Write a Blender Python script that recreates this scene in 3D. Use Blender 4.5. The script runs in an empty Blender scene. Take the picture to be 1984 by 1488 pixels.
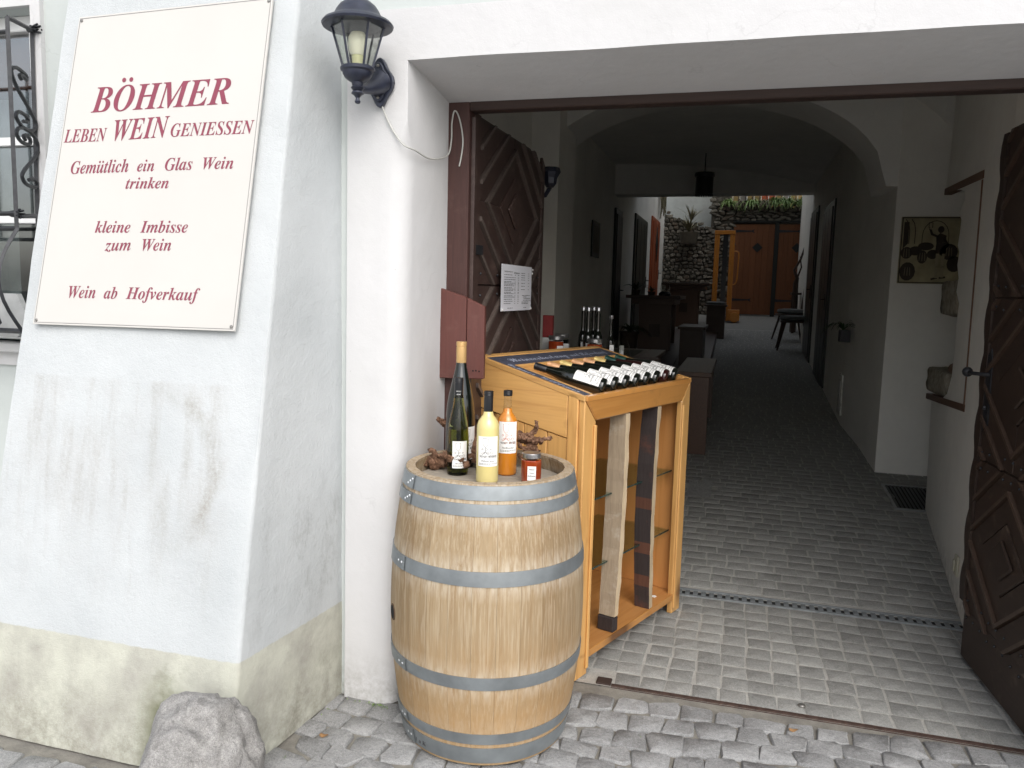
import bpy, bmesh, math, random
from math import sin, cos, pi, radians, sqrt, atan2
from mathutils import Vector, Matrix, noise
random.seed(11)
C = bpy.context.scene.collection
SC = bpy.context.scene

# ------------------------------------------------------------------ camera
YAW, PITCH, ROLL = 0.2755350, 0.1184417, -0.0250965
f = Vector((-sin(YAW)*cos(PITCH), cos(YAW)*cos(PITCH), -sin(PITCH)))
r0 = Vector((cos(YAW), sin(YAW), 0)); d0 = f.cross(r0)
r = cos(ROLL)*r0 + sin(ROLL)*d0; d = cos(ROLL)*d0 - sin(ROLL)*r0
cam = bpy.data.cameras.new('camera'); cam.lens = 27.58; cam.sensor_width = 36; cam.clip_start = .05; cam.clip_end = 500
co = bpy.data.objects.new('camera', cam); C.objects.link(co)
co.matrix_world = Matrix(((r.x, -d.x, -f.x, 0), (r.y, -d.y, -f.y, 0), (r.z, -d.z, -f.z, 1.56), (0, 0, 0, 1)))
SC.camera = co

# ------------------------------------------------------------------ light
SUN_EL, SUN_AZ = radians(42), radians(215)      # azimuth clockwise from +Y
W = bpy.data.worlds.new('World'); SC.world = W; W.use_nodes = True
nt = W.node_tree; bg = nt.nodes['Background']
sky = nt.nodes.new('ShaderNodeTexSky'); sky.sky_type = 'NISHITA'; sky.sun_disc = False
sky.sun_elevation = SUN_EL; sky.sun_rotation = radians(150); sky.dust_density = 3.0; sky.air_density = 1.0
hs = nt.nodes.new('ShaderNodeHueSaturation'); hs.inputs['Saturation'].default_value = .38
nt.links.new(sky.outputs[0], hs.inputs['Color']); nt.links.new(hs.outputs[0], bg.inputs[0]); bg.inputs[1].default_value = .15
sl = bpy.data.lights.new('sun', 'SUN'); sl.energy = 0.62; sl.angle = radians(60); sl.color = (1, .965, .92)
so = bpy.data.objects.new('sun', sl); C.objects.link(so)
sd = Vector((sin(radians(150))*cos(SUN_EL), cos(radians(150))*cos(SUN_EL), sin(SUN_EL)))   # towards the sun: street side, right
so.rotation_euler = sd.to_track_quat('Z', 'Y').to_euler(); so.location = (3, -5, 8)
SC.view_settings.view_transform = 'Standard'; SC.view_settings.look = 'None'; SC.view_settings.gamma = 1
SC.view_settings.use_curve_mapping = False; SC.view_settings.exposure = 0.87
try:
    SC.cycles.use_denoising = True; SC.cycles.max_bounces = 14; SC.cycles.diffuse_bounces = 10
    SC.cycles.transmission_bounces = 10; SC.cycles.transparent_max_bounces = 12
    SC.cycles.sample_clamp_indirect = 6; SC.cycles.caustics_reflective = False; SC.cycles.caustics_refractive = False
except Exception: pass

# ------------------------------------------------------------------ materials
def L(c): return (c[0], c[1], c[2], 1)
class NT:
    def __init__(s, name):
        s.m = bpy.data.materials.new(name); s.m.use_nodes = True; s.t = s.m.node_tree
        s.b = s.t.nodes['Principled BSDF']; s.tc = s.t.nodes.new('ShaderNodeTexCoord'); s.oi = None
    def n(s, typ, **kw):
        n = s.t.nodes.new('ShaderNode'+typ)
        for k, v in kw.items(): setattr(n, k, v)
        return n
    def l(s, a, b): s.t.links.new(a, b)
    def coords(s, scale=(1, 1, 1), rnd=0.0):
        src = s.tc.outputs['Object']
        if rnd:
            s.oi = s.oi or s.n('ObjectInfo')
            cb = s.n('CombineXYZ'); m1 = s.n('Math', operation='MULTIPLY'); m1.inputs[1].default_value = 37*rnd; m2 = s.n('Math', operation='MULTIPLY'); m2.inputs[1].default_value = 91*rnd
            s.l(s.oi.outputs['Random'], m1.inputs[0]); s.l(s.oi.outputs['Random'], m2.inputs[0])
            s.l(m1.outputs[0], cb.inputs[0]); s.l(m2.outputs[0], cb.inputs[1]); s.l(m1.outputs[0], cb.inputs[2])
            va = s.n('VectorMath', operation='ADD'); s.l(src, va.inputs[0]); s.l(cb.outputs[0], va.inputs[1]); src = va.outputs[0]
        mp = s.n('Mapping'); mp.inputs['Scale'].default_value = scale; s.l(src, mp.inputs[0]); return mp.outputs[0]
    def noise(s, vec, scale, detail=5, rough=.55, dist=0):
        n = s.n('TexNoise'); n.inputs['Scale'].default_value = scale; n.inputs['Detail'].default_value = detail
        n.inputs['Roughness'].default_value = rough; n.inputs['Distortion'].default_value = dist; s.l(vec, n.inputs['Vector']); return n.outputs['Fac']
    def ramp(s, fac, stops):
        n = s.n('ValToRGB'); e = n.color_ramp.elements
        while len(e) < len(stops): e.new(.5)
        for i, (p, c) in enumerate(stops):
            e[i].position = p; e[i].color = L(c) if not isinstance(c, (int, float)) else (c, c, c, 1)
        s.l(fac, n.inputs[0]); return n.outputs[0]
    def mix(s, fac, a, b, mode='MIX'):
        n = s.n('Mix', data_type='RGBA', blend_type=mode)
        for sock, v in ((n.inputs[0], fac), (n.inputs[6], a), (n.inputs[7], b)):
            if isinstance(v, (int, float)): sock.default_value = v
            elif isinstance(v, tuple): sock.default_value = L(v)
            else: s.l(v, sock)
        return n.outputs[2]
    def math(s, op, a, b=None, clamp=False):
        n = s.n('Math', operation=op); n.use_clamp = clamp
        for i, v in enumerate((a, b)):
            if v is None: continue
            if isinstance(v, (int, float)): n.inputs[i].default_value = v
            else: s.l(v, n.inputs[i])
        return n.outputs[0]
    def xyz(s):
        n = s.n('SeparateXYZ'); s.l(s.tc.outputs['Object'], n.inputs[0]); return n.outputs
    def bump(s, h, strength=.3, dist=.002, prev=None):
        n = s.n('Bump'); n.inputs['Strength'].default_value = strength; n.inputs['Distance'].default_value = dist; s.l(h, n.inputs['Height'])
        if prev: s.l(prev, n.inputs['Normal'])
        s.l(n.outputs[0], s.b.inputs['Normal']); return n.outputs[0]
    def out(s, col=None, rough=.8, spec=.4, metal=0, coat=0, trans=0, ior=None):
        if col is not None:
            if isinstance(col, tuple): s.b.inputs['Base Color'].default_value = L(col)
            else: s.l(col, s.b.inputs['Base Color'])
        if isinstance(rough, (int, float)): s.b.inputs['Roughness'].default_value = rough
        else: s.l(rough, s.b.inputs['Roughness'])
        s.b.inputs['Specular IOR Level'].default_value = spec; s.b.inputs['Metallic'].default_value = metal
        s.b.inputs['Coat Weight'].default_value = coat; s.b.inputs['Transmission Weight'].default_value = trans
        if ior: s.b.inputs['IOR'].default_value = ior
        return s.m
def plain(name, c, rough=.6, spec=.4, metal=0, coat=0, trans=0, ior=None, var=.25, scale=14, bump=.15, rnd=0):
    s = NT(name); v = s.coords(rnd=rnd); nf = s.noise(v, scale, 4)
    col = s.ramp(nf, [(.25, tuple(x*(1-var) for x in c)), (.75, tuple(min(1, x*(1+var*.6)) for x in c))])
    if bump: s.bump(s.noise(v, scale*9, 3), bump, .001)
    return s.out(col, rough, spec, metal, coat, trans, ior)
def plaster(name, c, dark, amt=.5, stain=.6, bump=.5, scale=2.2, fine=150):
    s = NT(name); v = s.coords()
    big = s.noise(v, scale, 7, .62); mid = s.noise(v, scale*6, 5)
    col = s.mix(s.ramp(big, [(.42, 0.), (.72, stain)]), c, dark)
    col = s.mix(s.ramp(mid, [(.35, 0.), (.8, amt*.35)]), col, tuple(x*.82 for x in c))
    sp = s.noise(v, 55, 2, .5); col = s.mix(s.ramp(sp, [(.77, 0.), (.80, .55)]), col, tuple(x*.45 for x in c))
    vo = s.n('TexVoronoi', feature='DISTANCE_TO_EDGE'); vo.inputs['Scale'].default_value = 1.15
    wv = s.n('VectorMath', operation='ADD'); nz_ = s.n('TexNoise'); nz_.inputs['Scale'].default_value = 5; nz_.inputs['Detail'].default_value = 6; s.l(v, nz_.inputs['Vector']); s.l(v, wv.inputs[0]); sc_ = s.n('VectorMath', operation='SCALE'); sc_.inputs['Scale'].default_value = .35; s.l(nz_.outputs['Color'], sc_.inputs[0]); s.l(sc_.outputs[0], wv.inputs[1]); s.l(wv.outputs[0], vo.inputs['Vector'])
    ck = s.math('MULTIPLY', s.ramp(vo.outputs['Distance'], [(0., 1.), (.0028, 0.)]), s.ramp(s.noise(v, 2.6, 2), [(.50, 0.), (.60, 1.)]), True); col = s.mix(s.math('MULTIPLY', ck, .2), col, tuple(x*.5 for x in c))
    x_, y_, z_ = s.xyz(); dm = s.math('MULTIPLY', s.ramp(z_, [(.0, 1.), (.22, 0.)]), s.ramp(s.noise(v, 16, 6, .8), [(.40, 0.), (.68, .8)])); col = s.mix(dm, col, (.26, .25, .22))
    n1 = s.bump(s.noise(v, 5, 3), .25*bump, .02)
    n2 = s.bump(s.noise(v, 40, 4, .6), bump*.35, .003, n1); s.bump(s.noise(v, fine*1.3, 3, .7), bump*.6, .0011, n2)
    return s.out(col, .92, .2)
def wood(name, c1, c2, axis='z', rough=.5, spec=.4, coat=0, freq=22, knots=0, bump=.25, wear=None, dist=.6, fibre=1.0, extra=None):
    s = NT(name); sc = {'x': (.06, 1, 1), 'y': (1, .06, 1), 'z': (1, 1, .06)}[axis]
    v = s.coords(sc, 1.0); big = s.noise(v, freq*.45, 5, .6, dist); fib = s.noise(v, freq*9, 4, .65)
    rings = s.math('FRACT', s.math('MULTIPLY', big, 9.0)); rings = s.math('ABSOLUTE', s.math('SUBTRACT', rings, .5))
    col = s.mix(s.ramp(rings, [(.0, .75), (.22, .1), (.5, 0.)]), c1, c2)
    col = s.mix(s.math('MULTIPLY', s.ramp(fib, [(.4, 0.), (.7, .6)]), fibre), col, tuple(x*.6 for x in c2))
    col = s.mix(.5, col, s.mix(s.oi.outputs['Random'], tuple(x*.75 for x in c1), tuple(min(1, x*1.22) for x in c1)), 'MIX')
    if knots:
        v2 = s.coords({'x': (.45, 1, 1), 'y': (1, .45, 1), 'z': (1, 1, .45)}[axis], 1.0)
        vo = s.n('TexVoronoi'); vo.inputs['Scale'].default_value = knots; s.l(v2, vo.inputs['Vector'])
        col = s.mix(s.ramp(vo.outputs['Distance'], [(.10, .95), (.15, .45), (.24, 0.)]), col, tuple(x*.35 for x in c2))
    if wear:
        w = s.noise(s.coords((1, 1, 1), 1.0), 9, 6, .7); col = s.mix(s.ramp(w, [(.56, 0.), (.72, wear[1])]), col, wear[0])
    if extra: col = extra(s, col)
    n1 = s.bump(fib, bump, .0012); s.bump(rings, bump*.5, .0008, n1)
    return s.out(col, rough, spec, 0, coat)

def granite(name, c, light, dark, wet=0, rel=1.0):
    s = NT(name); v = s.coords(rnd=1.0)
    big = s.noise(v, 7, 5); col = s.mix(s.ramp(big, [(.3, 0.), (.75, .8)]), c, tuple(x*.72 for x in c))
    g = s.noise(v, 330, 2, .8); col = s.mix(s.ramp(g, [(.52, 0.), (.66, .85)]), col, light); col = s.mix(s.ramp(g, [(.33, .75), (.45, 0.)]), col, dark)
    gg = s.noise(v, 110, 3, .7); col = s.mix(s.ramp(gg, [(.36, .5), (.5, 0.)]), col, dark)
    g3 = s.noise(v, 34, 5, .8, 1.2); col = s.mix(s.ramp(g3, [(.32, .7), (.47, 0.)]), col, dark); col = s.mix(s.ramp(g3, [(.56, 0.), (.70, .55)]), col, light)
    col = s.mix(.35, col, s.mix(s.oi.outputs['Random'], tuple(x*.6 for x in c), tuple(x*1.35 for x in c)))
    pt = s.noise(s.coords(), 3.1, 5, .7); col = s.mix(s.ramp(pt, [(.6, 0.), (.72, .35)]), col, light)
    n1 = s.bump(s.noise(v, 26, 6, .75, .6), 1.0*rel, .018*rel); s.bump(s.noise(v, 150, 4, .75), .8, .003, n1)
    return s.out(col, .85, .3)

M_white = plaster('white_limewash', (.585, .585, .59), (.49, .49, .48), .4, .35, .8)
M_green = plaster('pale_green_plaster', (.49, .525, .515), (.44, .47, .455), .5, .5, .55)
M_int = plaster('interior_plaster', (.80, .785, .73), (.70, .68, .63), .6, .7, .6)
M_vault = plaster('vault_plaster', (.80, .79, .75), (.70, .69, .66), .6, .8, .5, 1.2)
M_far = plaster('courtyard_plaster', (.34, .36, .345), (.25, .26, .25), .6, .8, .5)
def buttress_mat():
    s = NT('buttress_plaster'); v = s.coords(); x, y, z = s.xyz()
    base = (.53, .553, .562); band = (.50, .505, .435)
    col = s.mix(s.ramp(s.noise(v, 2.0, 6), [(.35, 0.), (.66, 1.)]), base, (.455, .48, .49))
    pits = s.noise(v, 140, 3, .8); col = s.mix(s.ramp(pits, [(.66, 0.), (.74, .35)]), col, (.30, .31, .31))
    # lighter weathered render, grain
    gr = s.noise(v, 90, 3, .7)
    # streaks, running down
    st = s.noise(s.coords((1, .3, .10)), 16, 5, .6); st2 = s.noise(s.coords((1, .3, .12)), 42, 4, .6)
    zmask = s.math('MULTIPLY', s.ramp(s.math('SUBTRACT', z, .2), [(.25, 0.), (.62, 1.)]), s.ramp(s.math('SUBTRACT', 1.235, z), [(0., 0.), (.012, 1.)]), True)
    xm = s.ramp(s.math('ADD', x, 2.0), [(.0, 1.), (.42, 1.), (.50, 0.)])
    stm = s.math('MULTIPLY', s.math('MULTIPLY', s.ramp(st, [(.50, 0.), (.66, 1.)]), s.ramp(st2, [(.3, .3), (.6, 1.)])), s.math('MULTIPLY', zmask, xm), True)
    stm = s.math('MULTIPLY', stm, s.ramp(gr, [(.35, .35), (.6, 1.)]))
    broad = s.math('MULTIPLY', s.ramp(s.noise(s.coords((1, .5, .55)), 5.5, 5, .7), [(.42, 0.), (.68, 1.)]), s.math('MULTIPLY', zmask, xm), True)
    col = s.mix(s.math('MULTIPLY', s.math('MULTIPLY', broad, s.ramp(gr, [(.3, .45), (.62, 1.)])), .42), col, (.40, .395, .385))
    col = s.mix(s.math('MULTIPLY', stm, .5), col, (.33, .315, .29))
    # old render patch: arc shaped dirty edge
    dx = s.math('ADD', x, 1.86); dz = s.math('SUBTRACT', z, .93)
    wob = s.math('MULTIPLY', s.math('SUBTRACT', s.noise(v, 8, 4), .5), .10)
    rr = s.math('ADD', s.math('SQRT', s.math('ADD', s.math('MULTIPLY', dx, dx), s.math('MULTIPLY', dz, dz))), wob)
    arc = s.math('ABSOLUTE', s.math('SUBTRACT', rr, .275)); am = s.ramp(arc, [(.0, 1.), (.045, 0.)])
    am = s.math('MULTIPLY', s.math('MULTIPLY', am, s.ramp(dx, [(.02, 0.), (.16, 1.)])), s.ramp(s.noise(s.coords((1, .3, .25)), 26, 5, .7), [(.34, .15), (.55, 1.)]), True)
    am = s.math('MULTIPLY', am, s.ramp(s.math('ADD', dz, .27), [(.0, 0.), (.16, 1.)]))
    am = s.math('MULTIPLY', am, s.ramp(gr, [(.3, .3), (.6, 1.)])); col = s.mix(s.math('MULTIPLY', am, .6), col, (.30, .28, .245))
    # smudge on the flank
    sm = s.math('MULTIPLY', s.ramp(s.noise(s.coords((1, 1, .5)), 11, 6, .8), [(.52, 0.), (.66, .8)]), s.math('MULTIPLY', s.ramp(s.math('ADD', x, 1.5), [(.05, 0.), (.07, 1.)]), s.ramp(s.math('ABSOLUTE', s.math('SUBTRACT', z, .62)), [(.1, 1.), (.32, 0.)])), True)
    col = s.mix(s.math('MULTIPLY', sm, .75), col, (.33, .34, .34))
    # painted base band
    edge = s.math('ADD', z, s.math('MULTIPLY', s.math('SUBTRACT', s.noise(v, 30, 3), .5), .012))
    bm = s.ramp(s.math('SUBTRACT', edge, .371), [(0., 1.), (.004, 0.)])
    bc = s.mix(s.ramp(s.noise(v, 5, 6, .65), [(.42, 0.), (.68, .85)]), band, (.34, .33, .295))
    dirt = s.math('MULTIPLY', s.ramp(s.math('ADD', z, s.math('MULTIPLY', s.noise(v, 6, 4), .25)), [(.12, 1.), (.42, 0.)]), s.ramp(s.noise(v, 14, 6, .8), [(.38, .0), (.66, .9)]))
    bc = s.mix(dirt, bc, (.22, .21, .17))
    moss = s.math('MULTIPLY', s.ramp(s.math('ABSOLUTE', s.math('ADD', x, 1.70)), [(.02, 1.), (.11, 0.)]), s.ramp(s.math('ADD', z, s.math('MULTIPLY', s.noise(v, 25, 4), .2)), [(.28, 1.), (.42, 0.)]))
    bc = s.mix(s.math('MULTIPLY', moss, .8), bc, (.10, .105, .04))
    col = s.mix(bm, col, bc)
    n1 = s.bump(s.noise(v, 8, 4), .3, .02); n2 = s.bump(s.noise(v, 75, 5, .75), .55, .0035, n1); s.bump(s.noise(v, 240, 3, .7), .7, .002, n2)
    return s.out(col, .92, .2)
M_butt = buttress_mat()
M_oldred = wood('old_dark_red_wood', (.062, .028, .024), (.028, .014, .012), 'z', .55, .35, wear=((.12, .07, .06), .35))
M_beamred = wood('dark_red_beam', (.042, .024, .019), (.02, .012, .01), 'x', .6, .35)
M_board = wood('red_brown_board', (.105, .036, .029), (.075, .027, .022), 'z', .45, .4, coat=.15, wear=((.17, .085, .07), .3), dist=.3)
M_leaf = [wood('gate_plank_wood', (.056, .034, .029), (.030, .019, .016), ax, .42, .5, wear=((.15, .105, .09), .6)) for ax in ('x', 'z')]
M_mould = wood('gate_moulding_wood', (.125, .098, .086), (.035, .026, .022), 'x', .38, .55, bump=.5)
M_leafd = [wood('dark_gate_plank_wood', (.042, .026, .019), (.02, .012, .009), ax, .5, .45, wear=((.12, .085, .062), .65)) for ax in ('x', 'z')]
M_mouldd = wood('dark_moulding_wood', (.085, .055, .040), (.035, .022, .016), 'x', .42, .5, bump=.5)
M_iron = plain('wrought_iron', (.025, .026, .03), .5, .5, .3, var=.4, scale=30, bump=.4)
M_grille = plain('grey_black_iron', (.038, .04, .045), .45, .5, .4, var=.5, scale=40, bump=.5)
M_lampblack = plain('lamp_black_metal', (.028, .033, .055), .38, .6, .2, var=.5, scale=25, bump=.3)
def clearglass(name, c=(1, 1, 1), rough=.02, ior=1.45):
    s = NT(name); return s.out(c, rough, .5, 0, 0, 1.0, ior)
M_glass = clearglass('clear_glass', (.93, .96, .95))
def thinglass(name, tint=(.92, .95, .94), refl=.12):
    s = NT(name); t = s.n('BsdfTransparent'); t.inputs[0].default_value = L(tint); g = s.n('BsdfGlossy'); g.inputs['Roughness'].default_value = .04
    lw = s.n('LayerWeight'); lw.inputs[0].default_value = .5; fr = s.math('ADD', s.math('MULTIPLY', s.math('POWER', lw.outputs['Facing'], 3.0), .55), refl*.5); m = s.n('MixShader'); s.l(fr, m.inputs[0]); s.l(t.outputs[0], m.inputs[1]); s.l(g.outputs[0], m.inputs[2])
    s.l(m.outputs[0], s.t.nodes['Material Output'].inputs[0]); return s.m
M_pane = thinglass('window_pane_glass', (.80, .84, .84), .5)
M_lampglass = thinglass('lamp_pane_glass', (.94, .95, .93), .08)
M_shelfglass = thinglass('shelf_glass', (.78, .88, .84))
M_glassedge = plain('glass_edge', (.02, .05, .045), .1, .6, var=.1, bump=0)
M_bulb = plain('bulb_plastic', (.88, .85, .70), .35, .5, var=.08, bump=0)
M_bulbbase = plain('bulb_base', (.62, .60, .36), .45, .5, var=.1, bump=0)
M_sign = plain('sign_enamel', (.55, .538, .51), .45, .4, var=.03, scale=3, bump=.05)
M_signtxt = plain('sign_red_paint', (.235, .055, .085), .5, .3, var=.12, scale=30, bump=0)
M_signline = plain('sign_border_paint', (.16, .15, .15), .5, .3, var=.1, bump=0)
M_screw = plain('screw_metal', (.30, .29, .27), .4, .5, .8, bump=.2)
M_cable = plain('white_cable', (.46, .46, .43), .45, .4, var=.15, bump=0)
M_paper = plain('paper', (.74, .75, .80), .8, .2, var=.05, scale=5, bump=.05)
M_ink = plain('printing_ink', (.05, .05, .055), .8, .2, var=.1, bump=0)
M_inkred = plain('red_printing_ink', (.50, .13, .08), .8, .2, var=.1, bump=0)
M_label = plain('bottle_label_paper', (.80, .80, .78), .7, .25, var=.03, bump=0)
M_sett = granite('granite_sett', (.30, .30, .283), (.47, .47, .45), (.11, .11, .11), rel=.35)
M_cobble = granite('granite_cobble', (.325, .327, .325), (.52, .52, .515), (.11, .11, .11), rel=.75)
M_rock = granite('boulder_stone', (.38, .37, .36), (.62, .61, .57), (.12, .115, .11), rel=1.0)
def mortar(name, c, c2):
    s = NT(name); v = s.coords(); col = s.ramp(s.noise(v, 12, 7, .7), [(.3, c), (.7, c2)]); col = s.mix(s.ramp(s.noise(v, 260, 2), [(.4, .4), (.6, 0.)]), col, tuple(x*.5 for x in c))
    n1 = s.bump(s.noise(v, 40, 5, .7), .7, .008); s.bump(s.noise(v, 280, 2), .6, .002, n1); return s.out(col, .95, .15)
M_mortar = mortar('joint_mortar', (.50, .49, .455), (.36, .35, .325))
M_sand = mortar('joint_sand', (.33, .315, .275), (.17, .16, .145))
M_slab = mortar('courtyard_concrete', (.34, .34, .32), (.27, .27, .255))
M_galv = plain('galvanised_steel', (.27, .295, .308), .45, .5, .55, var=.32, scale=9, bump=.08)
M_rivet = plain('rivet_steel', (.62, .64, .66), .35, .5, .5, bump=0)
M_drain = plain('drain_steel', (.22, .24, .25), .5, .5, .2, var=.35, scale=30, bump=.3)
M_rust = plain('rusty_iron', (.085, .055, .045), .7, .3, .3, var=.5, scale=50, bump=.5)
def oak_extra(s, col):
    x, y, z = s.xyz()
    # wood bleached where it meets the hoops, darker tide lines
    acc = None
    for za, zb in ((.855, .893), (.6365, .684), (.2945, .337), (.905, .945), (.095, .133)):
        for q, sg in ((za, -1), (zb, 1)):
            dd = s.math('MULTIPLY', s.math('SUBTRACT', z, q), sg)
            g = s.ramp(dd, [(0., 1.), (.055, 0.)])
            g = s.math('MULTIPLY', g, s.math('GREATER_THAN', dd, 0.))
            acc = g if acc is None else s.math('MAXIMUM', acc, g)
    fr = s.noise(s.coords((1, 1, .14), 1.0), 95, 3, .6)
    acc = s.math('MULTIPLY', acc, s.ramp(fr, [(.38, .15), (.60, .8)]))
    col = s.mix(acc, col, (.60, .55, .47))
    vein = s.noise(s.coords((1, 1, .10), 1.0), 38, 4, .75, 1.5)
    col = s.mix(s.ramp(vein, [(.60, 0.), (.66, .5), (.70, 0.)]), col, (.20, .105, .04))
    fg = s.noise(s.coords((1, 1, .045), 1.0), 70, 5, .75); col = s.mix(s.ramp(fg, [(.50, 0.), (.64, .75)]), col, (.235, .145, .07))
    fg2 = s.noise(s.coords((1, 1, .03), 1.0), 150, 3, .7); col = s.mix(s.ramp(fg2, [(.50, 0.), (.62, .55)]), col, (.50, .42, .31))
    col = s.mix(.30, col, s.mix(s.oi.outputs['Random'], (.23, .155, .08), (.38, .30, .19)))
    warm = s.noise(s.coords((1, 1, .5)), 4.5, 4, .6)
    zm = s.ramp(z, [(.15, 1.), (.65, .35)])
    col = s.mix(s.math('MULTIPLY', s.ramp(warm, [(.40, 0.), (.68, .75)]), zm), col, (.40, .245, .11))
    return col
M_oak = wood('weathered_oak', (.32, .235, .14), (.20, .125, .062), 'z', .72, .25, bump=.45, freq=15, extra=oak_extra, dist=1.4)
M_head = wood('grey_oak_head', (.33, .295, .245), (.22, .19, .15), 'x', .75, .25, bump=.4)
M_pine = {a: wood('varnished_pine', (.62, .35, .12), (.34, .145, .04), a, .38, .45, coat=.25, freq=11, knots=5.5, bump=.14, dist=.35, fibre=.45) for a in 'xyz'}
M_pineh = wood('varnished_pine_rail', (.50, .235, .06), (.34, .13, .025), 'x', .3, .5, coat=.4, freq=8, knots=3.5, bump=.12, wear=((.22, .10, .03), .45), dist=.25, fibre=.3)
M_pined = {a: wood('inner_varnished_pine', (.55, .26, .085), (.40, .15, .03), a, .4, .5, coat=.2, freq=9, knots=6, bump=.10, dist=.25, fibre=.3) for a in 'xyz'}
M_stavew = wood('old_barrel_stave', (.34, .27, .19), (.19, .14, .095), 'z', .8, .2, bump=.8, wear=((.52, .47, .39), .6))
M_staved = wood('wine_stained_stave', (.045, .035, .034), (.022, .017, .016), 'z', .65, .3, bump=.6, wear=((.14, .05, .03), .5))
M_stainr = wood('red_stained_stave', (.115, .05, .032), (.06, .028, .02), 'z', .65, .3, bump=.6)
M_staveedge = wood('stave_edge', (.50, .40, .27), (.33, .24, .15), 'z', .8, .2, bump=.6)
M_chalk = plain('chalkboard_paint', (.065, .07, .098), .6, .3, var=.35, scale=20, bump=.1)
M_chalkmark = plain('chalk', (.42, .46, .58), .95, .1, var=.4, scale=200, bump=0)
M_dkglass = plain('dark_bottle_glass', (.006, .008, .006), .06, .6, coat=.5, var=.1, bump=0)
M_brglass = plain('red_wine_bottle_glass', (.03, .008, .008), .06, .6, coat=.5, var=.1, bump=0)
M_olive = clearglass('olive_bottle_glass', (.40, .44, .16), .03, 1.38)
M_gold = plain('gold_cap', (.62, .40, .17), .35, .5, .35, var=.1, bump=0)
M_copper = plain('copper_cap', (.66, .37, .19), .35, .5, .3, var=.1, bump=0)
M_yelgold = plain('yellow_gold_cap', (.68, .52, .20), .32, .5, .3, var=.1, bump=0)
M_blackcap = plain('black_cap', (.012, .013, .016), .28, .6, .1, bump=0)
M_greencap = plain('green_cap', (.012, .055, .04), .3, .6, .3, bump=0)
M_silver = plain('silver_lid', (.42, .42, .43), .28, .5, .85, bump=0)
M_yellow = plain('yellow_juice', (.66, .56, .235), .12, .5, coat=.8, var=.05, scale=6, bump=0)
M_orange = plain('orange_juice', (.56, .20, .018), .12, .5, coat=.8, var=.1, scale=6, bump=0)
M_jam = plain('red_jam', (.30, .045, .012), .1, .5, coat=.8, var=.3, scale=30, bump=0)
def rootmat():
    s = NT('vine_root_bark'); v = s.coords(rnd=1.0); a = s.noise(v, 60, 6, .8, 1.0); b = s.noise(v, 18, 4)
    col = s.ramp(a, [(.30, (.035, .018, .012)), (.46, (.17, .09, .055)), (.60, (.34, .20, .13)), (.75, (.50, .36, .25))]); col = s.mix(s.ramp(b, [(.4, 0.), (.7, .5)]), col, (.12, .07, .05))
    s.bump(a, 1.0, .008); return s.out(col, .9, .15)
M_root = rootmat()
M_wheel = plain('castor_rubber', (.34, .34, .33), .5, .4, bump=.1)
M_tablew = wood('dark_table_wood', (.050, .028, .019), (.026, .015, .010), 'y', .45, .4)
M_tableb = wood('brown_table_wood', (.10, .052, .033), (.05, .028, .018), 'y', .4, .45)
M_door = wood('black_door_wood', (.014, .016, .015), (.008, .009, .008), 'z', .5, .4)
M_doorg = wood('dark_green_door', (.022, .03, .024), (.014, .018, .015), 'z', .38, .5)
M_odoor = wood('orange_door_wood', (.36, .085, .03), (.24, .05, .018), 'z', .5, .35)
M_gatew = wood('courtyard_gate_wood', (.17, .066, .027), (.10, .038, .018), 'z', .6, .3)
M_stackyel = plain('orange_yellow_paint', (.50, .19, .025), .4, .5, var=.15, scale=8, bump=.1)
M_rub = [plain('rubble_stone', c, .9, .2, var=.45, scale=12, bump=.9, rnd=1) for c in ((.165, .152, .13), (.125, .117, .10), (.20, .185, .155), (.15, .125, .10))]
M_gap = plain('rubble_gap', (.085, .078, .066), .95, .1, bump=.5)
def leafmat(name, c1, c2):
    s = NT(name); v = s.coords(); col = s.ramp(s.noise(v, 30, 3), [(.3, c1), (.7, c2)]); s.b.inputs['Subsurface Weight'].default_value = 0; return s.out(col, .5, .35)
M_plant = leafmat('spider_plant_leaf', (.10, .19, .04), (.28, .38, .14))
M_dry = leafmat('dry_plant_leaf', (.10, .09, .05), (.20, .18, .11))
M_plantd = leafmat('dark_plant_leaf', (.02, .045, .015), (.05, .09, .03))
M_cush = plain('grey_cushion', (.16, .165, .165), .9, .1, bump=.4)
M_grid = plain('grate_bars', (.07, .075, .08), .5, .5, .5, bump=.2)
M_alu = plain('aluminium_frame', (.35, .36, .37), .4, .5, .7, bump=.1)
M_switch = plain('switch_plastic', (.50, .48, .38), .4, .4, var=.05, bump=0)
M_rough = plain('rough_stone', (.33, .30, .24), .95, .15, var=.5, scale=25, bump=1.0)
M_trimw = wood('niche_trim_wood', (.17, .095, .06), (.11, .06, .04), 'z', .6, .3)
M_winwhite = plain('window_white_paint', (.72, .73, .73), .4, .4, var=.05, bump=.05)
M_rail = plain('blind_brown', (.22, .07, .035), .6, .3, var=.3, scale=10, bump=.1)
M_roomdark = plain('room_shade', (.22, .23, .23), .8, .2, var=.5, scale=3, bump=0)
M_cream = plain('opposite_plaster', (.62, .60, .54), .9, .2, var=.1, scale=2, bump=.2)
M_roofred = plain('roof_tile', (.22, .09, .06), .85, .2, var=.3, bump=.3)

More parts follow.
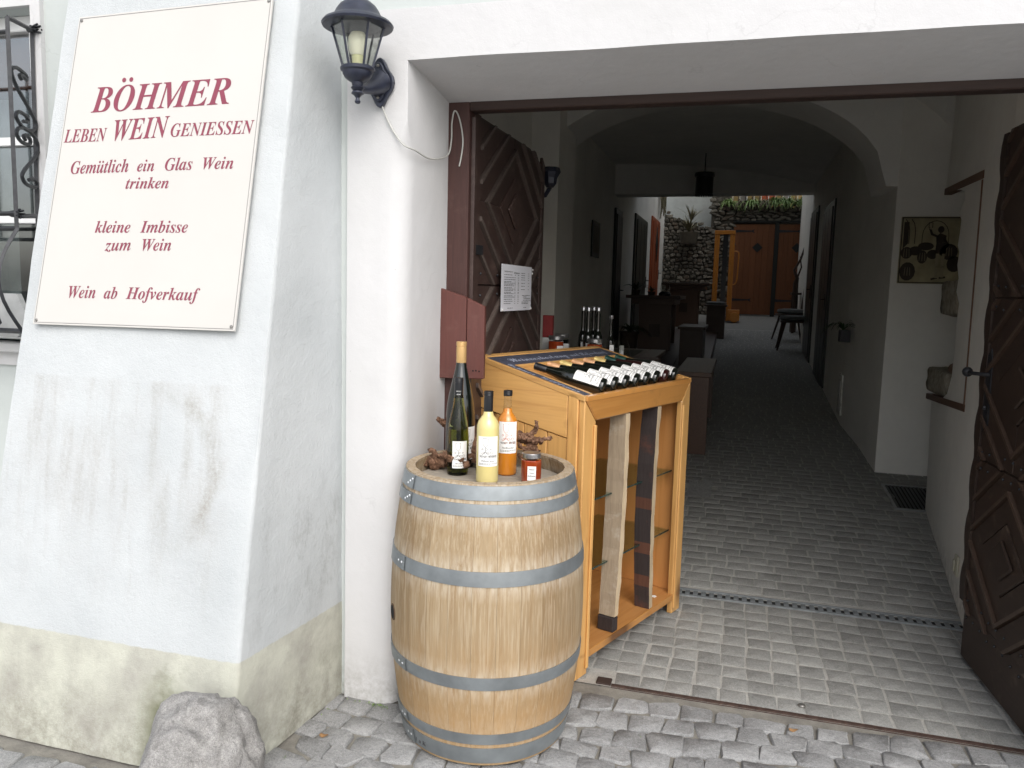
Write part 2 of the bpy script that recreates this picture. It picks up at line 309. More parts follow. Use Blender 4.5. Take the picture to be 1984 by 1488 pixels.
# ------------------------------------------------------------------ mesh helpers
class MB:
    def __init__(s): s.v = []; s.f = []; s.mi = []; s.cur = 0
    def add(s, vs, fs, T=None):
        o = len(s.v)
        s.v += [tuple(T @ Vector(p)) if T else tuple(p) for p in vs]; s.f += [tuple(i+o for i in q) for q in fs]; s.mi += [s.cur]*len(fs); return s
    def box(s, x0, x1, y0, y1, z0, z1, T=None):
        return s.add([(x, y, z) for z in (z0, z1) for x, y in ((x0, y0), (x1, y0), (x1, y1), (x0, y1))],
                     [(3, 2, 1, 0), (4, 5, 6, 7), (0, 1, 5, 4), (1, 2, 6, 5), (2, 3, 7, 6), (3, 0, 4, 7)], T)
    def prism(s, poly, h0, h1, T=None, axis='z'):
        n = len(poly); P = {'z': lambda a, b, h: (a, b, h), 'y': lambda a, b, h: (a, h, b), 'x': lambda a, b, h: (h, a, b)}[axis]
        vs = [P(a, b, h0) for a, b in poly]+[P(a, b, h1) for a, b in poly]
        return s.add(vs, [tuple(range(n))[::-1], tuple(range(n, 2*n))]+[(i, (i+1) % n, n+(i+1) % n, n+i) for i in range(n)], T)
    def lathe(s, prof, seg=24, T=None, a0=0, a1=2*pi, cap=True):
        full = abs(a1-a0-2*pi) < 1e-6; m = seg if full else seg+1; vs = []; fs = []
        for rr, z in prof:
            for i in range(m): a = a0+(a1-a0)*i/seg; vs.append((rr*cos(a), rr*sin(a), z))
        for j in range(len(prof)-1):
            for i in range(seg): k = (i+1) % m; fs.append((j*m+i, j*m+k, (j+1)*m+k, (j+1)*m+i))
        if cap and full: fs.append(tuple(range(m))[::-1]); fs.append(tuple((len(prof)-1)*m+i for i in range(m)))
        return s.add(vs, fs, T)
    def tube(s, path, rad, seg=8, T=None, caps=True):
        P = [Vector(p) for p in path]; n = len(P); vs = []; fs = []
        up = Vector((0, 0, 1)) if abs((P[1]-P[0]).normalized().z) < .9 else Vector((1, 0, 0))
        for i, p in enumerate(P):
            t = (P[min(i+1, n-1)]-P[max(i-1, 0)]).normalized(); a = t.cross(up)
            if a.length < 1e-4: a = t.cross(Vector((0, 1, 0)))
            a.normalize(); b = t.cross(a).normalized(); up = a.cross(t)*1.0
            rr = rad[i] if isinstance(rad, (list, tuple)) else rad
            for k in range(seg): w = 2*pi*k/seg; vs.append(p+a*(cos(w)*rr)+b*(sin(w)*rr))
        for i in range(n-1):
            for k in range(seg): q = (k+1) % seg; fs.append((i*seg+k, i*seg+q, (i+1)*seg+q, (i+1)*seg+k))
        if caps: fs.append(tuple(range(seg))[::-1]); fs.append(tuple((n-1)*seg+k for k in range(seg)))
        return s.add(vs, fs, T)
    def ball(s, c, rr, seg=10, T=None, sq=(1, 1, 1)):
        vs = []; fs = []; R = max(4, seg//2)
        for j in range(1, R):
            for i in range(seg):
                a = 2*pi*i/seg; b = pi*j/R; vs.append((c[0]+rr*sq[0]*sin(b)*cos(a), c[1]+rr*sq[1]*sin(b)*sin(a), c[2]+rr*sq[2]*cos(b)))
        for j in range(R-2):
            for i in range(seg): k = (i+1) % seg; fs.append((j*seg+i, (j+1)*seg+i, (j+1)*seg+k, j*seg+k))
        vs += [(c[0], c[1], c[2]+rr*sq[2]), (c[0], c[1], c[2]-rr*sq[2])]; t = len(vs)-2
        for i in range(seg): k = (i+1) % seg; fs.append((t, i, k)); fs.append((t+1, (R-2)*seg+k, (R-2)*seg+i))
        return s.add(vs, fs, T)
    def mesh(s, name, mats, smooth=False, bevel=0, merge=False):
        me = bpy.data.meshes.new(name); me.from_pydata([tuple(p) for p in s.v], [], s.f)
        for m in (mats if isinstance(mats, (list, tuple)) else [mats]): me.materials.append(m)
        if any(s.mi): me.polygons.foreach_set('material_index', s.mi)
        bm = bmesh.new(); bm.from_mesh(me)
        if merge: bmesh.ops.remove_doubles(bm, verts=bm.verts, dist=1e-5)
        if bevel:
            es = [e for e in bm.edges if len(e.link_faces) == 2 and e.calc_face_angle(0) > .5]
            bmesh.ops.bevel(bm, geom=es, offset=bevel, segments=1, affect='EDGES', clamp_overlap=True)
        bmesh.ops.recalc_face_normals(bm, faces=bm.faces)
        bm.to_mesh(me); bm.free()
        if smooth:
            me.polygons.foreach_set('use_smooth', [True]*len(me.polygons))
            try: me.set_sharp_from_angle(angle=smooth if isinstance(smooth, float) else radians(40))
            except Exception: pass
        return me
    def obj(s, name, mats, parent=None, smooth=False, bevel=0, merge=False, **kw):
        return link(name, s.mesh(name, mats, smooth, bevel, merge), parent, **kw)
def link(name, me, parent=None, loc=None, rot=None, scale=None, **kw):
    o = bpy.data.objects.new(name, me); C.objects.link(o)
    if parent: o.parent = parent
    if loc: o.location = loc
    if rot: o.rotation_euler = rot
    if scale: o.scale = scale
    for k, v in kw.items():
        if v: o[k] = v
    return o
def thing(name, label, category, loc=(0, 0, 0), rz=0, group=None, rot=None):
    return link(name, None, None, loc, rot or (0, 0, rz), label=label, category=category, group=group)
def copy_tree(o, parent=None, **kw):
    c = o.copy(); C.objects.link(c)
    if parent: c.parent = parent
    for ch in [x for x in o.children]: copy_tree(ch, c)
    for k, v in kw.items(): c[k] = v
    return c
def patch(P, nx, nz, amp=.003, sc=3.0, seed=0):
    """bilinear patch from 4 corners (a, b, c, d counter-clockwise), displaced along its normal"""
    a, b, c, e = [Vector(p) for p in P]; nn = (b-a).cross(e-a).normalized(); m = MB(); vs = []
    for j in range(nz+1):
        for i in range(nx+1):
            s, t = i/nx, j/nz; p = a*(1-s)*(1-t)+b*s*(1-t)+c*s*t+e*(1-s)*t
            vs.append(p+nn*amp*noise.noise(p*sc+Vector((seed, 0, 0))))
    m.add(vs, [(j*(nx+1)+i, j*(nx+1)+i+1, (j+1)*(nx+1)+i+1, (j+1)*(nx+1)+i) for j in range(nz) for i in range(nx)]); return m
def floor_z(y): return 0 if y < 4.1 else .08*(min(y, 18.9)-4.1)

# ---- text: serif / italic / script letters come from the mathematical alphabets of the built-in font
BASE = {'bi': 0x1D468, 'b': 0x1D400, 'script': 0x1D4D0, 'sans': None}
_tc = {}
def glyphs(t, style, res=3):
    key = (t, style, res)
    if key in _tc: return _tc[key]
    b = BASE[style]; plainmap = {'ö': 'o', 'ü': 'u', 'ä': 'a', 'Ö': 'O', 'Ü': 'U', 'Ä': 'A'}
    def conv(q):
        o = ''
        for ch in q:
            ch = plainmap.get(ch, ch) if b else ch
            if b and 'A' <= ch <= 'Z': o += chr(b+ord(ch)-65)
            elif b and 'a' <= ch <= 'z': o += chr(b+26+ord(ch)-97)
            else: o += ch
        return o
    def raw(q):
        cu = bpy.data.curves.new('lettering', 'FONT'); cu.body = conv(q); cu.resolution_u = res
        ob = bpy.data.objects.new('lettering', cu); C.objects.link(ob); bpy.context.view_layer.update()
        me = bpy.data.meshes.new_from_object(ob.evaluated_get(bpy.context.evaluated_depsgraph_get()))
        V = [(v.co.x, v.co.y) for v in me.vertices]; F = [tuple(p.vertices) for p in me.polygons]
        bpy.data.objects.remove(ob); bpy.data.meshes.remove(me); bpy.data.curves.remove(cu); return V, F
    V, F = raw(t)
    if b:
        for i, ch in enumerate(t):
            if ch in plainmap:
                pv, _ = raw(t[:i+1]); gv, _ = raw(ch); xm = max(x for x, y in pv); w = max(x for x, y in gv)-min(x for x, y in gv); top = max(y for x, y in gv)
                cx = xm-w*.5+(.06 if style == 'bi' else 0); rr = .065
                for dx in (-.115, .115):
                    o = len(V); V += [(cx+dx+rr*cos(k*pi/5), top+.13+rr*sin(k*pi/5)) for k in range(10)]; F.append(tuple(o+k for k in range(10)))
    _tc[key] = (V, F); return V, F
def text2d(t, style, x0, x1, y0, h=None, res=3, cap='H'):
    """vertices fitted so that the word spans x0..x1 with its baseline on y0 and capitals h high"""
    V, F = glyphs(t, style, res); a = min(x for x, y in V); b = max(x for x, y in V)
    sx = (x1-x0)/(b-a); sy = (h/.66) if h else sx
    return [(x0+(x-a)*sx, y0+y*sy) for x, y in V], F
def smoothpath(P, n=5):
    P = [Vector(p) for p in P]; o = []
    for i in range(len(P)-1):
        p0, p1, p2, p3 = P[max(i-1, 0)], P[i], P[i+1], P[min(i+2, len(P)-1)]
        for k in range(n): t = k/n; o.append(.5*((2*p1)+(p2-p0)*t+(2*p0-5*p1+4*p2-p3)*t*t+(3*p1-p0-3*p2+p3)*t**3))
    return o+[P[-1]]
class Art:
    """flat line work: words and strokes in 2D, later laid on a plane or bent round a bottle"""
    def __init__(s): s.v = []; s.f = []
    def add(s, V, F): o = len(s.v); s.v += V; s.f += [tuple(i+o for i in q) for q in F]; return s
    def text(s, *a, **k): return s.add(*text2d(*a, **k))
    def stroke(s, pts, w):
        for (ax, ay), (bx, by) in zip(pts, pts[1:]):
            dx, dy = bx-ax, by-ay; ll = sqrt(dx*dx+dy*dy) or 1; nx, ny = -dy/ll*w/2, dx/ll*w/2; ex, ey = dx/ll*w*.3, dy/ll*w*.3
            s.add([(ax+nx-ex, ay+ny-ey), (ax-nx-ex, ay-ny-ey), (bx-nx+ex, by-ny+ey), (bx+nx+ex, by+ny+ey)], [(0, 1, 2, 3)])
        return s
    def mb(s, fn): m = MB(); m.add([fn(x, y) for x, y in s.v], s.f); return m

def at(px, py, Y):
    """point at distance Y down the passage, found from its bearing in the survey photograph"""
    v = f + r*((px-992)/1520) + d*((py-744)/1520); t = Y/v.y; return Vector((v.x*t, Y, 1.56+v.z*t))
def in_view(p, m=30):
    q = Vector(p)-Vector((0, 0, 1.56)); z = q.dot(f)
    if z < .1: return False
    x = 992+1520*q.dot(r)/z; y = 744+1520*q.dot(d)/z; return -m < x < 1984+m and -m < y < 1488+m

# ================================================================== GROUND AND PAVING
m = MB(); ys = [-60, 2.97, 4.1, 18.9, 60]
zs = [-.0075, -.0075, -.0075, floor_z(18.9)-.0075, floor_z(18.9)-.0075]
vs = [(x, y, z) for y, z in zip(ys, zs) for x in (-60, 60)]
m2 = MB()
for x0, x1, y0, y1 in ((-40, 40, -40, -2.4), (-40, -2.95, -2.4, 2.585), (2.65, 40, -2.4, 2.585)): m2.add([(x0, y0, -.004), (x1, y0, -.004), (x1, y1, -.004), (x0, y1, -.004)], [(0, 1, 2, 3)])
m2.obj('street', plain('bounce_street_surface', (.50, .49, .47), .9, .2), kind='structure')  # unseen outer sheet, added pale to bounce light up under the lintel
m.add(vs, [(2*i, 2*i+1, 2*i+3, 2*i+2) for i in range(4)]); m.obj('ground', M_sand, kind='structure')
m = MB(); m.add([(-2.2, 2.975, -.0022), (2.2, 2.975, -.0022), (2.2, 4.1, -.0022), (-2.2, 4.1, -.0022), (2.2, 15.7, floor_z(15.7)-.0022), (-2.2, 15.7, floor_z(15.7)-.0022)], [(0, 1, 2, 3), (3, 2, 4, 5)])
link('passage_bedding', m.mesh('passage_bedding', M_mortar), kind='structure')

def sett(m, poly, zf, top=.0, dome=.004, inset=.16, cutc=.18, jit=.003, edge=.006, tilt=.02):
    """one rounded paving stone; poly is its four corners, zf(y) the ground under it"""
    P = []
    n = len(poly)
    for i in range(n):
        a, b, c = Vector(poly[i-1]), Vector(poly[i]), Vector(poly[(i+1) % n])
        P.append(b+(a-b)*cutc*random.uniform(.4, 1.1)); P.append(b+(c-b)*cutc*random.uniform(.4, 1.1))
    P = [p+Vector((random.uniform(-jit, jit), random.uniform(-jit, jit))) for p in P]; k = len(P)
    cen = sum(P, Vector((0, 0)))/k; dz = random.uniform(-1, 1)*dome*.5; tx, ty = random.uniform(-1, 1)*tilt, random.uniform(-1, 1)*tilt
    def z(p, h): return zf(p.y)+top+h+dz+(p.x-cen.x)*tx+(p.y-cen.y)*ty
    vs = [(p.x, p.y, z(p, -.03)) for p in P]+[(p.x, p.y, z(p, -edge)) for p in P]
    q = [p+(cen-p)*inset for p in P]; vs += [(p.x, p.y, z(p, dome*.6+random.uniform(-.25, .25)*dome)) for p in q]; vs.append((cen.x, cen.y, z(cen, dome)))
    fs = [(j*k+i, j*k+(i+1) % k, (j+1)*k+(i+1) % k, (j+1)*k+i) for j in range(2) for i in range(k)]+[(2*k+i, 2*k+(i+1) % k, 3*k) for i in range(k)]
    m.add(vs, fs)
def lay(parent, cells, mat, name, limit, **kw):
    """nearest stones in view become parts of their own, the rest one mass"""
    def key(c):
        x = sum(p[0] for p in c)/len(c); y = sum(p[1] for p in c)/len(c)
        return (0 if in_view((x, y, floor_z(y)), 20) else 1, x*x+y*y)
    cells.sort(key=key); rest = MB(); n = 0
    for c in cells:
        if n < limit and key(c)[0] == 0:
            m = MB(); sett(m, c, floor_z, **kw); m.obj(name, mat, parent, smooth=radians(50)); n += 1
        else: sett(rest, c, floor_z, **kw)
    if rest.v: rest.obj(name+'s_beyond', mat, parent, smooth=radians(50), kind='stuff')

# street: irregular worn cobbles
street = link('street_pavement', None, kind='structure'); cells = []
J = {}
def jp(i, j, sx, sy, amp, wav=.0):
    if (i, j) not in J: J[(i, j)] = (random.uniform(-amp, amp), random.uniform(-amp, amp))
    a, b = J[(i, j)]; return a, b
sx, sy = .122, .104
for j in range(-22, 29):
    y0 = j*sy
    for i in range(-24, 24):
        off = (j*.37 % 1)*sx
        def corner(ii, jj, side):
            a, b = jp(ii*2+(jj-j), (j*3+jj-j)*1, sx, sy, .011) if False else (noise.noise(Vector((ii*3.1+off*20, jj*2.7, side)))*.034, noise.noise(Vector((ii*1.9, jj*3.3, 7+side)))*.028)
            X = ii*sx+off+a; return X, jj*sy+b+.035*sin(X*2.1)+.02*sin(X*5+jj)
        q = [corner(i, j, 0), corner(i+1, j, 0), corner(i+1, j+1, 1), corner(i, j+1, 1)]
        cx, cy = sum(p[0] for p in q)/4, sum(p[1] for p in q)/4
        q = [(p[0]+(cx-p[0])*.03, p[1]+(cy-p[1])*.035) for p in q]
        mx = max(p[1] for p in q)
        if mx > 2.972 or (cx < -1.42 and cy > 1.93) or (cx < -1.08 and mx > 2.60) or cx > 2.6 or cx < -2.9: continue
        cells.append(q)
lay(street, cells, M_cobble, 'cobble', 260, dome=.0032, inset=.09, cutc=.15, jit=.008, top=.001, edge=.0052, tilt=.028)
# threshold: regular setts with their joints running into the passage
thr = link('threshold_pavement', None, kind='structure'); cells = []
for i in range(-11, 12):
    for j in range(10):
        x0 = i*.1045+.02; y0 = 3.000+j*.1045; wv = .006*sin(j*1.3+i)
        q = [(x0+wv, y0), (x0+.1045+wv, y0+.003*sin(i*2.1)), (x0+.1045+wv, y0+.1045), (x0+wv, y0+.1045)]
        q = [(a+random.uniform(-.004, .004), b+random.uniform(-.004, .004)) for a, b in q]; cx, cy = x0+.052, y0+.05
        if -.47 < cx < -.38 and cy < 3.12: continue
        cells.append([(p[0]+(cx-p[0])*.075, p[1]+(cy-p[1])*.075) for p in q])
lay(thr, cells, M_sett, 'sett', 260, dome=.0014, inset=.09, cutc=.05, jit=.0022, edge=.0012, tilt=.008)
# passage: setts in running bond across, climbing to the courtyard
pas = link('passage_pavement', None, kind='structure'); cells = []
y0 = 4.175; j = 0
while y0 < 15.6:
    h = .098; off = (j % 2)*.062+random.uniform(-.012, .012); x = -1.62+off
    while x < 1.55:
        w = .124*random.uniform(.86, 1.12)
        q = [(x, y0), (x+w, y0), (x+w, y0+h), (x, y0+h)]; q = [(a+random.uniform(-.004, .004), b+random.uniform(-.004, .004)) for a, b in q]
        cx, cy = x+w/2, y0+h/2
        if not (-.28 < cx < -.10 and 5.65 < cy < 6.05) and not (1.12 < cx < 1.5 and 5.78 < cy < 6.34):
            cells.append([(p[0]+(cx-p[0])*.075, p[1]+(cy-p[1])*.09) for p in q])
        x += w
    y0 += h; j += 1
def vis(c): return c[0][0] > -.5
cells.sort(key=lambda c: 0 if vis(c) else 1)
front = [c for c in cells if vis(c)]; back = [c for c in cells if not vis(c)]
front.sort(key=lambda c: c[0][1]); cells = front
rest = MB()
for k, c in enumerate(front):
    if k < 298: mm = MB(); sett(mm, c, floor_z, dome=.0012, inset=.09, cutc=.05, jit=.0022, edge=.0012, tilt=.008); mm.obj('sett', M_sett, pas, smooth=radians(50))
    else: sett(rest, c, floor_z, dome=.0012, inset=.09, cutc=.05, jit=.0022, edge=.0012, tilt=.008)
for c in back: sett(rest, c, floor_z, dome=.0012, inset=.09, cutc=.05, jit=.0022, edge=.0012, tilt=.008)
rest.obj('setts_beyond', M_sett, pas, smooth=radians(50), kind='stuff')
m = MB(); z = floor_z(15.72); m.add([(-1.68, 15.7, z-.004), (1.4, 15.7, z-.004), (1.4, 18.9, floor_z(18.9)-.004), (-1.68, 18.9, floor_z(18.9)-.004)], [(0, 1, 2, 3)])
link('courtyard_ground', m.mesh('courtyard_ground', M_slab), kind='structure')
m = MB(); m.add([(-.275, 5.66, floor_z(5.66)+.002), (-.105, 5.66, floor_z(5.66)+.002), (-.105, 6.04, floor_z(6.04)+.002), (-.275, 6.04, floor_z(6.04)+.002)], [(0, 1, 2, 3)])
m.obj('paving_slab', granite('pale_granite_slab', (.33, .33, .32), (.5, .5, .49), (.12, .12, .12)), label='pale speckled slab let into the passage floor behind the display cabinet', category='slab')
# worn iron rail of the gate in front of the threshold, with its square socket
t = thing('gate_rail', 'rusty iron rail set in the ground across the gateway, square socket at its left end', 'rail', (0, 2.985, 0))
m = MB(); m.box(-.40, 1.6, -.0045, .0045, -.02, .002); m.obj('rail', M_rust, t, bevel=.002)
m = MB()
for a, b in ((-.0085, -.006), (.006, .0085)): m.box(-.40, 1.6, a, b, -.02, .0035)
m.obj('rail_lip', M_rust, t)
m = MB(); m.box(-.462, -.402, -.003, .052, -.03, .004); m.obj('socket', plain('rust_dark', (.04, .025, .02), .8), t, bevel=.003)
m = MB(); m.lathe([(.0, .004), (.011, .006), (.014, .003), (.014, -.01)], 14, Matrix.Translation((.325, 3.055, .004))); m.obj('floor_bolt', M_screw, smooth=True, label='small round metal bolt head between the setts just behind the iron rail', category='bolt')
# slotted drain across the passage
t = thing('drain_channel', 'long grey slotted steel drain channel across the mouth of the passage', 'drain', (0, 4.10, 0))
m = MB(); m.box(-1.6, 1.14, -.052, -.036, -.03, .005); m.box(-1.6, 1.14, .036, .052, -.03, .005); m.obj('drain_edge', M_drain, t, bevel=.002)
m = MB(); m.box(-1.6, 1.14, -.036, .036, -.02, -.0008); m.obj('slot_shade_strip', plain('drain_shade', (.02, .02, .02), .9), t)  # near-black strip just below the bars paints the shade in the slots
bar = MB(); bar.box(0, .025, -.030, .030, -.006, .004); bme = bar.mesh('drain_bar', M_drain, bevel=.003)
for i in range(66): link('drain_bar', bme, t, (-1.58+i*.0412, 0, 0))
m = MB(); m.box(-1.6, 1.14, -.036, -.028, -.006, .0025); m.box(-1.6, 1.14, .028, .036, -.006, .0025); m.obj('drain_rim', M_drain, t)
# cellar grate
t = thing('floor_grate', 'square metal floor grate in a pale frame beside the pillar with the picture', 'grate', (1.30, 6.06, floor_z(6.06)), rot=(math.atan(.08), 0, 0))
m = MB()
for b in ((-.18, .20, -.28, -.262), (-.18, .20, .262, .28), (-.18, -.162, -.262, .262), (.182, .20, -.262, .262)): m.box(b[0], b[1], b[2], b[3], -.02, .008)
m.obj('grate_frame', M_alu, t); m = MB(); m.box(-.162, .182, -.262, .262, -.03, -.0008); m.obj('pit_shade_sheet', plain('pit_shade', (.012, .012, .012), .9), t)  # near-black sheet under the bars, shade of the pit put in as colour
bar = MB(); bar.box(-.006, .006, -.26, .26, -.02, .005); bme = bar.mesh('grate_bar', M_grid)
for i in range(13): link('grate_bar', bme, t, (-.148+i*.0265, 0, 0))

# ================================================================== THE HOUSE
house = thing('wine_tavern_house', 'old pale plastered house with a white framed gateway open to its passage', 'building')
m = MB()
for b in ((-9, -3.75, 0, 7), (-3.75, -2.72, 0, 1.30), (-3.75, -2.72, 2.62, 7), (-2.72, -1.345, 0, 7), (1.45, 7, 0, 7)): m.box(b[0], b[1], 2.585, 2.945, b[2], b[3])
m.box(-1.345, 1.45, 2.585, 2.945, 2.497, 7); m.obj('street_wall', M_green, house)
m = MB()
for b in ((-2.72, -2.672, 1.2, 2.72), (-3.80, -2.72, 2.62, 2.72), (-3.80, -2.72, 1.2, 1.30)): m.box(b[0], b[1], 2.565, 2.586, b[2], b[3])
m.obj('window_surround', M_white, house)
# white pillar left of the gate: a loft with an uneven, rounded outer corner
def pillar_section(z):
    ch = .0 if z > 2.13 else (.065 if z < 2.02 else .065*(2.13-z)/.11)
    bx = .03*max(0, 1-z/2.0); wob = .004*noise.noise(Vector((0, 0, z*2.3)))
    x1 = -1.122-bx*.9+wob; pts = [(-1.352-bx*.3, 2.60), (-1.352-bx*.3, 2.572-bx*.2)]
    pts += [(-1.352+(x1-ch+1.352)*k/4, 2.568-bx*.25+.002*noise.noise(Vector((k, 3, z*3)))) for k in (1, 2, 3)]
    for k in range(5): a = k/4*pi/2; pts.append((x1-ch*(1-sin(a))-.004*(1-sin(a)), 2.568-bx*.25+(ch+.004)*(1-cos(a))))
    pts += [(x1+.004+.01, 2.75), (-1.106, 2.93), (-1.106, 2.945), (-1.352, 2.945)]; return pts
m = MB(); zz = [0, .02, .3, .6, .9, 1.2, 1.5, 1.8, 1.95, 2.02, 2.05, 2.08, 2.11, 2.13, 2.2, 2.33]
secs = [pillar_section(z) for z in zz]; k = len(secs[0])
m.add([(x, y, z) for z, s in zip(zz, secs) for x, y in s], [(j*k+i, j*k+(i+1) % k, (j+1)*k+(i+1) % k, (j+1)*k+i) for j in range(len(zz)-1) for i in range(k)]+[tuple(range(k))[::-1], tuple((len(zz)-1)*k+i for i in range(k))])
m.obj('gate_pillar', M_white, house, smooth=radians(28))
m = MB(); m.box(1.19, 1.45, 2.568, 2.945, 0, 2.33); m.obj('gate_pillar', M_white, house, bevel=.008)
# lintel, its underside sloping down inwards
m = MB(); n = 40; vs = []
for i in range(n+1):
    x = -1.352+i*(2.802)/n; e = .0035*noise.noise(Vector((x*3, 0, 5)))
    vs += [(x, 2.568+.002*noise.noise(Vector((x*4, 1, 1))), 2.330+e), (x, 2.568, 2.41), (x, 2.566, 2.497+.003*noise.noise(Vector((x*2, 9, 0)))), (x, 2.945, 2.497), (x, 2.945, 2.266)]
m.add(vs, [(i*5+k, i*5+(k+1) % 5, (i+1)*5+(k+1) % 5, (i+1)*5+k) for i in range(n) for k in range(5)]+[(0, 1, 2, 3, 4), tuple(n*5+k for k in (4, 3, 2, 1, 0))])
m.obj('gate_lintel', M_white, house, smooth=radians(30))
# window
win = MB()
for b in ((-3.75, -2.72, 2.62-.06, 2.62), (-3.75, -2.72, 1.30, 1.36), (-2.80, -2.72, 1.36, 2.56), (-3.75, -3.68, 1.36, 2.56)): win.box(b[0], b[1], 2.66, 2.74, b[2], b[3])
wo = win.obj('window', M_winwhite, house, bevel=.004)
m = MB(); m.box(-3.68, -2.80, 2.695, 2.701, 1.36, 2.56); m.obj('pane', M_pane, wo)
m = MB(); m.box(-3.68, -2.80, 2.672, 2.694, 2.11, 2.145); m.box(-3.68, -2.80, 2.672, 2.694, 1.79, 1.825); m.box(-2.845, -2.80, 2.672, 2.694, 1.36, 2.56); m.box(-3.26, -3.21, 2.672, 2.694, 1.36, 2.56); m.obj('glazing_bar', M_winwhite, wo, bevel=.003)
m = MB(); m.box(-3.68, -2.80, 2.75, 2.80, 2.36, 2.56); m.obj('blind_box', M_rail, wo)
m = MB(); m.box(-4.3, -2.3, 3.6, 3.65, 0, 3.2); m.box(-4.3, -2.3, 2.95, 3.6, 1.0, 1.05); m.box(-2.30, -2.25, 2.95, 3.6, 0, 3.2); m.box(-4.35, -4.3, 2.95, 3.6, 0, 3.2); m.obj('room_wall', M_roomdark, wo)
m = MB(); m.box(-3.76, -2.70, 2.50, 2.66, 1.26, 1.30); m.obj('sill', M_white, wo, bevel=.006)
m = MB()
for i in range(9):
    x = -3.66+i*.055; m.add([(x, 2.86+.012*(i % 2), 1.38), (x+.055, 2.86+.012*((i+1) % 2), 1.38), (x+.055, 2.86+.012*((i+1) % 2), 2.35), (x, 2.86+.012*(i % 2), 2.35)], [(0, 1, 2, 3)])
m.obj('curtain', plain('net_curtain', (.45, .46, .46), .9, .1, bump=0), wo)
# wooden gate frame
gf = MB(); gf.box(-1.128, -1.022, 2.925, 2.99, 0, 2.30); go = gf.obj('gate_frame', M_oldred, house, bevel=.004)
m = MB(); m.box(-1.022, 1.20, 2.925, 2.99, 2.237, 2.30); m.obj('frame_beam', M_beamred, go, bevel=.004)
m = MB(); m.box(1.10, 1.20, 2.925, 2.99, 0, 2.237); m.obj('frame_post', M_oldred, go, bevel=.004)
m = MB(); m.box(-1.022, -1.006, 2.952, 2.985, .02, 2.22); m.obj('frame_rebate', M_leaf[1], go, bevel=.002)

# ---- gate leaves: boards set in nested diamonds with raised mouldings
def clip(poly, ax, lim, keep_less):
    out = []
    for i in range(len(poly)):
        a, b = poly[i], poly[(i+1) % len(poly)]; ia = (a[ax] <= lim) == keep_less or a[ax] == lim; ib = (b[ax] <= lim) == keep_less or b[ax] == lim
        if ia: out.append(a)
        if ia != ib: t = (lim-a[ax])/(b[ax]-a[ax]); out.append(tuple(a[k]+(b[k]-a[k])*t for k in (0, 1)))
    return out
def area(p): return abs(sum(p[i-1][0]*p[i][1]-p[i][0]*p[i-1][1] for i in range(len(p))))/2
def clip_rect(p, x0, x1, z0, z1):
    for ax, lim, kl in ((0, x0, False), (0, x1, True), (1, z0, False), (1, z1, True)):
        p = clip(p, ax, lim, kl)
        if len(p) < 3: return []
    return p if area(p) > 1.2e-3 or (area(p) > 3e-4 and min((Vector(p[i])-Vector(p[i-1])).length for i in range(len(p))) > .012) else []
